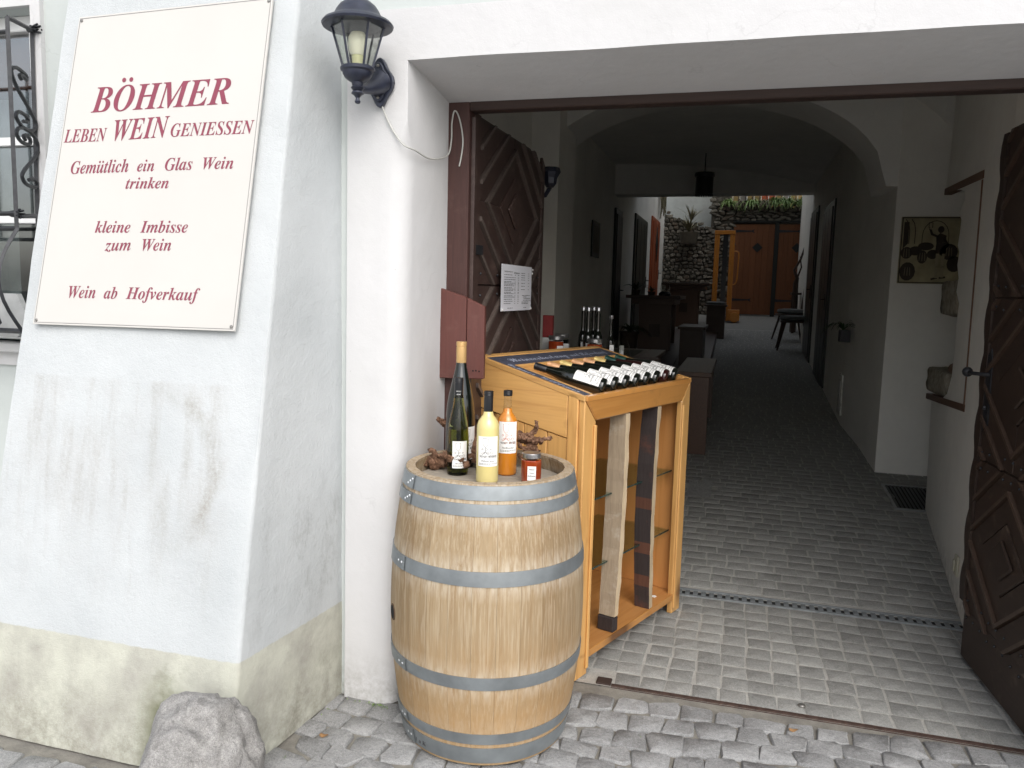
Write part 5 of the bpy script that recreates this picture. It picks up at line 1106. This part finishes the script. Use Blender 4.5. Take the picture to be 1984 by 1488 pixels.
def trestle(label, px0, px1, ytop, Y, depth, bx0, bx1, lab2=None):
    x0, x1 = PX(px0, Y), PX(px1, Y); zt = PZ(ytop, Y); zf = floor_z(Y); t = thing('wooden_table', label, 'table', (x0, Y, zf)); h = zt-zf; w = x1-x0
    m = MB(); m.box(0, w, 0, depth, h-.05, h); m.obj('table_top', M_tablew, t, bevel=.004); m = MB(); m.box(.08, w-.08, .1, depth-.1, h-.13, h-.052); m.obj('apron', M_tableb, t, bevel=.003)
    a, b = PX(bx0, Y)-x0, PX(bx1, Y)-x0; m = MB(); m.box(a, b, .2, .28, 0, h-.13); m.obj('leg_panel', M_tableb, t, bevel=.004); m = MB(); m.box(a, b, depth-.28, depth-.2, 0, h-.13); m.obj('leg_panel', M_tableb, t, bevel=.004)
    m = MB(); m.box((a+b)/2-.08, (a+b)/2+.08, .19, .2, h*.35, h*.55); m.obj('wedge', M_tablew, t); return t, h
ta, ha = trestle('dark table with plants and a glass lantern, left of the narrow box bench', 1212, 1318, 573, 11.6, 1.3, 1236, 1300)
tb, hb = trestle('tall dark table in front of the rubble wall', 1280, 1374, 547, 15.6, 1.0, 1295, 1352)
t = thing('timber_platform', 'low dark timber platform under the tables along the left side of the path', 'platform', (-1.66, 9.3, 0))
for i in range(6): m = MB(); a = .0+i*.225; y0, y1 = 0, 5.2; m.add([(a, y0, floor_z(9.3)+.0), (a+.222, y0, floor_z(9.3)), (a+.222, y1, floor_z(14.5)), (a, y1, floor_z(14.5)), (a, y0, floor_z(9.3)+.12), (a+.222, y0, floor_z(9.3)+.12), (a+.222, y1, floor_z(14.5)+.12), (a, y1, floor_z(14.5)+.12)], [(3, 2, 1, 0), (4, 5, 6, 7), (0, 1, 5, 4), (1, 2, 6, 5), (2, 3, 7, 6), (3, 0, 4, 7)]); m.obj('board', M_tablew, t, bevel=.004)
# things on the dark table
p = at(1288, 568, 11.9); zt = PZ(573, 11.6); b = thing('table_lantern', 'glass hurricane lantern with black base on the dark table', 'glass lantern', (p.x, 11.9, zt))
m = MB(); m.lathe([(.055, .06), (.075, .10), (.06, .18), (.05, .20)], 18, cap=False); m.obj('glass', M_lampglass, b); m = MB(); m.lathe([(0, 0), (.09, 0), (.09, .03), (.06, .06), (0, .06)], 14, cap=False); m.obj('base', M_iron, b)
def blades(m, base, n, ln, droop, w, R6, up=.9, spread=1.0):
    for k in range(n):
        a = R6.uniform(0, 2*pi); L_ = ln*R6.uniform(.6, 1.15); e = R6.uniform(.25, 1)*spread; pts = []
        for i in range(6): t = i/5; pts.append(Vector((cos(a)*L_*t*e, sin(a)*L_*t*e, L_*(up*t-droop*t*t*(.6+e))))+Vector(base))
        sd_ = Vector((-sin(a), cos(a), 0)); vs = []
        for i, p in enumerate(pts): ww = w*(1-(i/5)**1.5)*.5+.0008; vs += [p-sd_*ww, p+sd_*ww+Vector((0, 0, ww*.4))]
        m.add(vs, [(2*i, 2*i+1, 2*i+3, 2*i+2) for i in range(5)])
def plant(label, base, n, ln, droop, w, mat, seed, pot=None, up=.9, spread=1.0, cat='plant'):
    R6 = random.Random(seed); t = thing('potted_plant', label, cat, base); m = MB(); blades(m, (0, 0, 0), n, ln, droop, w, R6, up, spread); m.obj('leaves', mat, t, kind='stuff')
    if pot: m = MB(); rr, hh = pot; m.lathe([(0, -hh), (rr*.75, -hh), (rr, -.005), (rr*1.08, -.005), (rr*1.08, .005), (rr*.9, .0), (0, -.01)], 16, cap=False); m.obj('pot', plain('clay_pot', (.07, .05, .04), .8), t, smooth=radians(40))
    return t
plant('small dark plant at the left end of the dark table', (PX(1232, 11.8), 11.8, zt+.07), 26, .26, .5, .03, M_plantd, 3, (.06, .07)); plant('low green plant in the middle of the dark table', (PX(1262, 12.1), 12.1, zt+.05), 26, .17, .4, .03, M_plantd, 9, (.06, .05))
plant('leafy dark plant on the floor left of the dark table', (PX(1222, 11.2), 11.2, floor_z(11.2)+.45), 34, .34, .7, .05, M_plantd, 12, (.13, .45))
# chairs with cushions on the right
for k, (px, Y, py) in enumerate(((1543, 13.2, 600), (1535, 14.3, 588))):
    x = PX(px, Y); zf = floor_z(Y); zs = .47; t = thing('chair', ('nearer' if k == 0 else 'farther')+' wooden chair with splayed legs and grey cushion on the right of the path', 'chair', (x, Y, zf), rz=radians(12*k), group='chairs beside the right wall')
    m = MB(); m.box(-.22, .22, -.2, .2, zs-.03, zs); m.obj('seat', M_tablew, t, bevel=.01); m = MB(); m.lathe([(0, zs), (.20, zs), (.235, zs+.03), (.22, zs+.07), (.12, zs+.085), (0, zs+.08)], 22, Matrix.Scale(1, 4), cap=False); m.obj('cushion', M_cush, t, smooth=radians(60))
    for sx_, sy_ in ((-1, -1), (1, -1), (1, 1), (-1, 1)): m = MB(); m.tube([(sx_*.15, sy_*.13, zs-.03), (sx_*.25, sy_*.21, .0)], [.022, .014], 8); m.obj('leg', M_tablew, t)
    m = MB(); m.prism([(.19, zs), (.215, zs), (.26, zs+.45), (.235, zs+.45)], -.17, .17, axis='y'); m.obj('backrest', M_tablew, t, bevel=.006)
t = thing('round_side_table', 'small table carrying a dark vase by the right wall of the courtyard', 'table', (PX(1560, 15.5), 15.5, floor_z(15.5)))
m = MB(); m.box(-.25, .25, -.25, .25, .70, .74); m.obj('table_top', M_tablew, t, bevel=.004)
for sx_, sy_ in ((-1, -1), (1, -1), (1, 1), (-1, 1)): m = MB(); m.box(sx_*.2-.025, sx_*.2+.025, sy_*.2-.025, sy_*.2+.025, 0, .70); m.obj('leg', M_tablew, t)
t = thing('old_vine_trunk', 'bare twisted vine stem leaning up against the courtyard gate at the right', 'vine', (PX(1540, 15.6), 15.6, floor_z(15.6)))
m = MB(); m.tube([(0, 0, 0), (.01, 0, .5), (.0, 0, .9), (.02, 0, 1.0), (-.04, 0, 1.15), (.06, 0, 1.35), (.14, 0, 1.65), (.25, 0, 1.95)], [.055, .05, .05, .035, .025, .02, .015, .01], 8); m.tube([(.02, 0, 1.0), (.08, 0, 1.2), (.05, 0, 1.4)], [.02, .015, .01], 6); m.obj('stem', M_tablew, t, smooth=True)
# hanging black lamp with fringed edge below the end beam
p = at(1366, 335, 10.6); t = thing('hanging_lamp', 'black cylindrical fringed lamp hanging under the end beam of the passage', 'lamp', (p.x, 10.6, p.z))
m = MB(); m.lathe([(0, .0), (.125, .0), (.130, -.02), (.125, -.05), (.112, -.055), (.112, -.27), (.105, -.27), (.105, -.06), (0, -.06)], 24, cap=False); m.obj('shade', M_blackcap, t, smooth=radians(35))
m = MB()
for k in range(30): a = k*2*pi/30; m.box(.108*cos(a)-.007, .108*cos(a)+.007, .108*sin(a)-.003, .108*sin(a)+.003, -.295, -.27)
m.obj('fringe', M_blackcap, t, kind='stuff'); m = MB(); m.tube([(0, 0, 0), (0, 0, .55)], .008, 6); m.obj('hanging_rod', M_blackcap, t)
# small picture on the left wall, meter box, switch, wall plant
def flat_thing(name, label, cat, x, y0, y1, z0, z1, mat, th=.02): t = thing(name, label, cat, (x, (y0+y1)/2, (z0+z1)/2)); m = MB(); m.box(0, th, -(y1-y0)/2, (y1-y0)/2, -(z1-z0)/2, (z1-z0)/2); m.obj('panel', mat, t, bevel=.003); return t
t = flat_thing('framed_picture', 'narrow dark framed picture on the left passage wall', 'picture', -1.678, 9.15, 9.65, 1.98, 2.40, M_door); m = MB(); m.box(.021, .023, -.19, .19, -.16, .16); m.obj('print', plain('brown_print', (.09, .07, .05), .7), t)
t = thing('light_switch', 'old cream light switch low on the right wall beside the dark gate leaf', 'switch', (xr(4.38)-.002, 4.38, .215)); m = MB(); m.box(-.012, .0, -.034, .034, -.055, .055); m.obj('plate', M_switch, t, bevel=.006); m = MB(); m.box(-.024, -.012, -.016, .016, -.032, .032); m.obj('rocker', M_switch, t, bevel=.006)
t = thing('meter_hatch', 'small grey wall hatch low on the dark right wall of the passage', 'hatch', (1.038, 8.35, .62)); m = MB(); m.box(-.012, .01, -.13, .13, -.2, .2); m.obj('frame', M_int, t, bevel=.003); m = MB(); m.box(-.018, -.012, -.08, .08, -.14, .14); m.obj('door', M_vault, t, bevel=.003)
R6 = random.Random(2); t = thing('wall_plant', 'small spiky dark plant in a holder on the dark right wall', 'plant', (1.03, 7.95, 1.22)); m = MB(); blades(m, (-.06, 0, .05), 24, .26, .7, .018, R6); m.obj('leaves', M_plantd, t, kind='stuff'); m = MB(); m.box(-.09, .0, -.07, .07, -.06, .05); m.obj('holder', M_iron, t)
# niche: wooden trims, rough stones
t = thing('niche_trim', 'thin brown wooden strip framing the broken opening in the right wall', 'wooden trim', (0, 0, 0))
def wl(y, z, o=-.006): return Vector((xr(y)+o, y, z))
for a, b, w in ((wl(4.70, 2.225), wl(6.25, 2.325), .022), (wl(4.72, 2.20), wl(4.64, 1.0), .008), (wl(4.62, 1.0), wl(6.28, .875), .020)):
    m = MB(); n_ = Vector((0, 0, 1)) if abs((b-a).z) < .5 else Vector((0, 1, 0)); m.add([p+q for p in (a, b) for q in (n_*w+Vector((.0, 0, 0)), n_*-w+Vector((.0, 0, 0)), n_*-w+Vector((.05, 0, 0)), n_*w+Vector((.05, 0, 0)))], [(0, 1, 2, 3), (7, 6, 5, 4), (0, 4, 5, 1), (1, 5, 6, 2), (2, 6, 7, 3), (3, 7, 4, 0)]); m.obj('strip', M_trimw, t, bevel=.003)
def rough(name, label, c, s, seed, cat='stone', mat=M_rough, parent=None):
    bm = bmesh.new(); bmesh.ops.create_cube(bm, size=2); bmesh.ops.subdivide_edges(bm, edges=bm.edges, cuts=5, use_grid_fill=True)
    for v in bm.verts: p = v.co.copy(); q = p.normalized()*1.25; v.co = p*.75+q*.25+p.normalized()*.13*noise.fractal(p*1.6+Vector((seed, 0, 0)), 1, 2, 4); v.co = Vector((v.co.x*s[0], v.co.y*s[1], v.co.z*s[2]))
    me = bpy.data.meshes.new(name); bm.to_mesh(me); bm.free(); me.materials.append(mat)
    for p in me.polygons: p.use_smooth = True
    return link(name, me, parent, c, label=None if parent else label, category=None if parent else cat)
rough('rough_stone', 'rough ochre stone jutting from the broken wall edge under the picture', (1.37, 5.62, 1.585), (.07, .22, .11), 3)
rough('rough_stone', 'grey rough stone block lying on the sill of the broken opening', (1.42, 5.90, 1.015), (.09, .28, .085), 8)
m = MB(); m.lathe([(0, -.06), (.030, -.06), (.034, -.05), (.034, .06), (.02, .06), (.012, .03), (0, .03)], 14, Matrix.Rotation(pi/2, 4, 'X')); m.obj('clay_pipe', M_trimw, smooth=radians(35), label='small round clay pipe end lying on the stone in the opening', category='pipe').location = (1.36, 5.55, 1.135)
# woodcut picture of a cellarman among barrels, painted on a panel
pc = thing('cellar_picture', 'dark brown woodcut style picture of a cellarman raising a glass among barrels', 'picture', (1.165, 6.645, 1.69))
WP, HP = .44, .50; m = MB(); m.box(0, WP, -.014, .0, 0, HP); m.obj('panel', plain('picture_ground', (.36, .32, .20), .85, var=.35, scale=9), pc, bevel=.003)
A = Art(); INK = .0155
def blob(cx, cy, rx, ry, n=14): A.add([(cx+rx*cos(2*pi*i/n), cy+ry*sin(2*pi*i/n)) for i in range(n)], [tuple(range(n))])
A.stroke([(.008, .008), (WP-.008, .008), (WP-.008, HP-.008), (.008, HP-.008), (.008, .008)], .008)
for x in (.06, .10): A.stroke([(x, .30), (x, .40), (x-.01, .45), (x-.03, .48)], .006)
A.stroke([(.15+.0, .30)]+[(.24+.09*cos(pi-pi*i/10), .36+.11*sin(pi*i/10)) for i in range(11)]+[(.33, .30)], .005)
A.add([(.02, .26), (.055, .30), (.055, .46), (.02, .46)], [(0, 1, 2, 3)])
for cx, cy, rx, ry in ((.05, .23, .04, .045), (.11, .245, .045, .035), (.18, .28, .055, .03), (.16, .20, .035, .05), (.23, .22, .04, .035), (.34, .24, .06, .06), (.38, .15, .05, .06), (.065, .09, .055, .07)): blob(cx, cy, rx, ry)
A.add([(.25, .30), (.31, .31), (.315, .36), (.27, .38), (.245, .35)], [(0, 1, 2, 3, 4)]); blob(.275, .405, .022, .026)     # doublet, hat
A.stroke([(.26, .35), (.215, .37), (.20, .41)], .016); A.stroke([(.30, .34), (.33, .29), (.31, .26)], .014); A.stroke([(.19, .42), (.19, .455), (.215, .455), (.215, .42), (.19, .42)], .005)
A.add([(.245, .22), (.32, .22), (.315, .31), (.25, .30)], [(0, 1, 2, 3)]); A.stroke([(.235, .035), (.27, .045)], .014); A.stroke([(.29, .045), (.325, .05)], .014)
A.mb(lambda x, z: (x, -INK, z)).obj('ink_drawing', plain('picture_ink', (.05, .04, .03), .85), pc, kind='stuff')
A = Art(); A.stroke([(.262, .22), (.262, .13), (.265, .05)], .020); A.stroke([(.303, .22), (.30, .13), (.305, .055)], .020); A.stroke([(.205, .41), (.205, .45)], .012)
for cx, cy in ((.05, .23), (.16, .20), (.065, .09), (.34, .24)):
    for k in (-.02, 0, .02): A.stroke([(cx+k, cy-.03), (cx+k*.8, cy+.03)], .0025)
A.mb(lambda x, z: (x, -INK-.001, z)).obj('pale_drawing', plain('picture_pale', (.33, .29, .19), .85), pc, kind='stuff')

# ================================================================== COURTYARD
GY = 18.3; z0 = floor_z(GY)
stones = []
for s_ in range(7):
    bm = bmesh.new(); bmesh.ops.create_icosphere(bm, subdivisions=1, radius=1)
    for v in bm.verts: p = v.co.copy(); v.co = Vector([math.copysign(abs(c)**.6, c) for c in p])*(.9+.28*noise.noise(p*1.5+Vector((s_*5, 1, 2))))
    me = bpy.data.meshes.new('stone'); bm.to_mesh(me); bm.free(); me.materials.append(M_rub[s_ % 4]); stones.append(me)
def rubble(parent, x0, x1, zb, zt, Y, w, h, limit=295, facing=-1, flat=1.0):
    """stones in uneven courses over a dark backing, each a part; past the limit one mass"""
    R7 = random.Random(int(w*1000+Y)); spots = []; z = zb
    while z < 6:
        hh = h*R7.uniform(.75, 1.3); x = x0-R7.uniform(0, w*.5); any_ = False
        while x < x1:
            ww = w*R7.uniform(.6, 1.5); cx = x+ww/2; zz_ = z+hh/2+R7.uniform(-.25, .25)*hh
            if x0+.01 < cx < x1 and zz_+hh*.3 < zt(cx): spots.append((cx, zz_, ww*.53, hh*.56*flat)); any_ = True
            x += ww
        z += hh
        if z > max(zt(x0), zt(x1)): break
    R7.shuffle(spots); rest = MB()
    for i, (cx, cz, a, b) in enumerate(spots):
        me = stones[R7.randrange(7)]; rot = (R7.uniform(-.15, .15), R7.uniform(-.35, .35), 0); sc = (a, .06*R7.uniform(.7, 1.3), b)
        if i < limit: link('stone', me, parent, (cx, Y, cz), rot, sc)
        else: rest.add([v.co for v in me.vertices], [tuple(p.vertices) for p in me.polygons], Matrix.LocRotScale(Vector((cx, Y, cz)), __import__('mathutils').Euler(rot), Vector(sc)))
    if rest.v: rest.obj('stones_beyond', M_rub[0], parent, kind='stuff')
rw = thing('rubble_wall', 'rough rubble stone wall with a sloping top at the left end of the courtyard', 'wall')
zt1 = lambda x: 3.42-.36*(x+1.68)/1.02-.05*sin(x*9)
m = MB(); m.prism([(-1.68, z0), (-.66, z0), (-.66, 3.0), (-1.68, 3.36)], GY, GY+.5, axis='y'); m.obj('wall_core', M_gap, rw); rubble(rw, -1.69, -.64, z0, zt1, GY, .105, .078)
gw = thing('retaining_wall', 'dark stone retaining wall with a ledge of plants above the courtyard gate', 'wall')
m = MB(); m.box(-.66, -.17, GY-.02, GY+.5, z0, 3.55); m.box(-.17, 2.1, GY-.02, GY+.5, 3.20, 3.50); m.box(-.66, 2.1, GY+.5, GY+.9, 3.2, 3.45); m.obj('wall_core', M_gap, gw)
rubble(gw, -.66, 1.4, 3.20, lambda x: 3.60, GY-.03, .17, .062, 200); rubble(gw, -.66, -.18, z0, lambda x: 3.22, GY-.03, .15, .07, 90)
rubble(gw, -.66, -.25, 3.55, lambda x: 4.1, GY+.1, .12, .09, 60)
m = MB(); m.box(-.66, -.25, GY+.08, GY+.5, 3.5, 4.1); m.obj('upper_core', M_gap, gw)
m = MB(); m.box(-.17, 1.4, GY-.10, GY-.02, 3.17, 3.21); m.obj('gate_lintel', M_door, gw)
cg = thing('courtyard_gate', 'double plank gate of reddish brown wood with a diamond window in its leaf', 'gate', (0, GY-.05, z0))
for x0, x1, cxd in ((-.165, .70, .355), (.79, 1.5, 1.17)):
    m = MB(); m.box(x0, x1, .012, .04, .03, 2.0); lf = m.obj('gate_panel', M_gatew, cg); n = 7
    for i in range(n): a = x0+(x1-x0)*i/n; mm = MB(); mm.box(a+.001, a+(x1-x0)/n-.001, -.006, .012, .03, 2.0); mm.obj('plank', M_gatew, lf, bevel=.003)
    mm = MB(); dz = 2.63-z0; r_ = .135; mm.prism([(cxd-r_, dz), (cxd, dz-r_), (cxd+r_, dz), (cxd, dz+r_)], -.016, -.008, axis='y'); mm.obj('window_frame', M_gatew, lf); mm = MB(); r_ = .108; mm.prism([(cxd-r_, dz), (cxd, dz-r_), (cxd+r_, dz), (cxd, dz+r_)], -.020, -.017, axis='y'); mm.obj('diamond_window', M_door, lf)
    for z in (.35, 1.85): mm = MB(); mm.prism([(x0, z-.03), (x0+.38, z-.012), (x0+.45, z-.045), (x0+.42, z), (x0+.45, z+.045), (x0+.38, z+.012), (x0, z+.03)], -.014, -.007, axis='y'); mm.obj('hinge', M_iron, lf)
m = MB(); m.box(.70, .79, -.03, .04, .0, 2.03); m.obj('gate_post', M_door, cg, bevel=.004)
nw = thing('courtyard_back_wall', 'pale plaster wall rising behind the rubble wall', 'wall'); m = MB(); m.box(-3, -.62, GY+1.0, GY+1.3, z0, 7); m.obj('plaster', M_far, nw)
tw = thing('terrace_screen', 'terrace screen behind the plants and an unseen wall added to dim the courtyard', 'building'); m = MB(); m.box(-.62, 6, GY+3.0, GY+3.3, z0, 7); m.obj('wall', M_far, tw)  # unseen high wall added to hold light out of the courtyard
for i in range(16): m = MB(); x = -.55+i*.16; m.box(x, x+.145, GY+1.2, GY+1.23, 3.45, 4.5); m.obj('screen_board', M_odoor if i in (6, 7, 12) else plain('ochre_board', (.24, .17, .06), .6) if i % 3 else M_rub[2], tw)
m = MB(); m.box(-.66, 2.3, GY+.9, GY+3.0, z0, 3.44); m.obj('terrace', M_slab, tw)
for i in range(14):
    x = -.42+i*.155
    if i == 0: fn = thing('terrace_railing', 'thin metal railing at the edge of the terrace above the gate', 'railing')
    m = MB(); m.tube([(x, GY+.75, 3.45), (x, GY+.75, 4.2)], .010, 6); m.obj('baluster', M_alu if i == 9 else M_iron, fn)
m = MB(); m.tube([(-.5, GY+.75, 4.2), (2.1, GY+.75, 4.2)], .014, 6); m.obj('handrail', M_iron, fn)
for k, (px, n, ln, mt) in enumerate(((1402, 60, .42, M_plant), (1424, 40, .36, M_dry), (1446, 70, .45, M_plant), (1470, 45, .4, M_dry), (1492, 70, .48, M_plant), (1513, 70, .5, M_plant), (1538, 60, .42, M_plant), (1556, 45, .42, M_dry))):
    Y = GY-.07; x = PX(px, Y); lab = ['leftmost', 'second', 'third', 'fourth', 'fifth', 'sixth', 'seventh', 'rightmost'][k]
    plant(f'{"long-leaved green" if mt is M_plant else "dry brownish"} grassy plant, {lab} from the left on the ledge over the gate' if 0 < k < 7 else f'{"long-leaved green" if mt is M_plant else "dry brownish"} grassy plant, {lab} on the ledge over the gate', (x, Y, 3.50), int(n*1.7), ln*.95, 1.0, .036, mt, 20+k, (.07, .08), up=1.25)
# hanging basket with a spiky plant, dry hanging tuft
p = at(1335, 455, GY-.25); t = thing('hanging_basket', 'basket with a spiky grey green plant fixed to the rubble wall', 'hanging basket', (p.x, GY-.25, p.z)); m = MB(); m.lathe([(0, -.22), (.17, -.20), (.21, .05), (.19, .05), (.16, -.05), (0, -.05)], 18, cap=False); m.obj('basket', plain('wicker', (.07, .06, .045), .9, bump=.8), t, smooth=radians(40)); m = MB(); blades(m, (0, 0, .05), 46, .5, .45, .026, random.Random(6), 1.2); m.obj('leaves', M_dry, t, kind='stuff')
t = thing('wall_mounted_plant', 'spiky spider plant standing on top of the rubble wall', 'plant', (at(1340, 415, GY+.1).x, GY+.1, 3.22)); m = MB(); blades(m, (0, 0, 0), 40, .42, .4, .026, random.Random(16), 1.2); m.obj('leaves', M_dry, t, kind='stuff')
p = at(1277, 380, 16.9); t = thing('dry_hanging_tuft', 'bundle of dry stems hanging down the white wall above the orange door', 'dried bundle', (-1.60, 16.9, 4.0)); m = MB(); R8 = random.Random(7)
for k in range(46): a = R8.uniform(-.17, .17); m.tube([(0, a*.4, 0), (R8.uniform(-.05, .05), a*1.1, -.35), (R8.uniform(-.04, .06), a*1.5+R8.uniform(-.1, .1), -R8.uniform(.5, .9))], .006, 4)
m.obj('stems', M_dry, t, kind='stuff')
# pallet stacker
Y = 16.9; zf = floor_z(Y); xa, xb, xc = PX(1379, Y), PX(1418, Y), PX(1410, Y); ht = PZ(446, Y)-zf
st = thing('pallet_stacker', 'orange-yellow hand pallet stacker with black mast standing before the courtyard gate', 'stacker', (xa, Y, zf)); w = xb-xa
for x in (0, w-.10): m = MB(); m.box(x, x+.045, 0, .07, .02, ht); m.box(x+.047, x+.10, .01, .06, .02, ht-.03); m.obj('mast_channel', M_stackyel, st, bevel=.004)
m = MB(); m.box(-.005, w+.005, -.01, .08, ht-.08, ht); m.obj('top_crossbar', M_stackyel, st, bevel=.005)
m = MB(); m.box(w*.42, w*.42+.10, .02, .06, .05, ht-.08); m.obj('lift_mast', M_blackcap, st, bevel=.003)
m = MB(); m.tube([(w*.42+.15, .04, .05), (w*.42+.15, .04, ht-.08)], .008, 6); m.obj('lift_chain', M_iron, st)
m = MB(); m.tube(smoothpath([(w, .03, ht-.42), (w+.06, .03, ht-.43), (w+.09, .03, ht-.50), (w+.08, .03, ht-.95), (w+.05, .03, ht-1.08), (w, .03, ht-1.10)]), .015, 8); m.obj('push_handle', M_stackyel, st, smooth=True)
m = MB(); m.box(w-.08, w+.17, -.12, .12, .03, .26); m.obj('base_box', M_stackyel, st, bevel=.01)
m = MB(); m.lathe([(0, -.03), (.095, -.03), (.105, -.02), (.105, .02), (.095, .03), (0, .03)], 20, Matrix.Translation((w+.07, -.14, .105)) @ Matrix.Rotation(pi/2, 4, 'X'), cap=False); m.obj('wheel', M_stackyel, st, smooth=radians(35))
m = MB(); m.box(0, w, .07, .12, .03, .12); m.obj('fork_carriage', M_blackcap, st)


# ================================================================== LITTLE THINGS ON THE GROUND
R9 = random.Random(31); m = MB()
for k in range(150):
    x, y = R9.uniform(-1.38, 1.5), R9.uniform(1.2, 2.94)
    if (x+.8)**2+(y-2.57)**2 < .13 or (x < -1.12 and y > 2.5): continue
    m.ball((x, y, .001), R9.uniform(.0018, .005), 5, sq=(1, R9.uniform(.6, 1.2), .7))
m.obj('grit', M_cobble, kind='stuff')
m = MB()
for k in range(34):
    x, y = R9.choice([(-1.385+R9.uniform(0, .03), R9.uniform(2.05, 2.56)), (R9.uniform(-1.34, -1.16), 2.545), (R9.uniform(-1.2, 1.2), R9.uniform(1.7, 2.9)), (R9.uniform(-1.38, -1.2), R9.uniform(1.6, 2.0))])
    if (x+.8)**2+(y-2.57)**2 < .12: continue
    blades(m, (x, y, -.004), R9.randrange(4, 9), R9.uniform(.010, .024), .5, .005, R9, 1.0)
m.obj('weeds', M_plant, kind='stuff')
for k, (x, y, lab) in enumerate(((-1.30, 2.30, 'small orange brown dry leaf lying by the foot of the buttress'), (.28, 2.86, 'small yellowish dry leaf in the joints below the iron rail'))):
    m = MB(); P = [(cos(a)*.016*(1+.25*cos(3*a)), sin(a)*.011, .004+.004*cos(2*a)) for a in [i*2*pi/12 for i in range(12)]]; P.append((0, 0, .006)); m.add(P, [(i, (i+1) % 12, 12) for i in range(12)])
    m.obj('dry_leaf', plain('dry_leaf', (.26, .15, .07), .8, .2), label=lab, category='leaf').location = (x, y, .004)
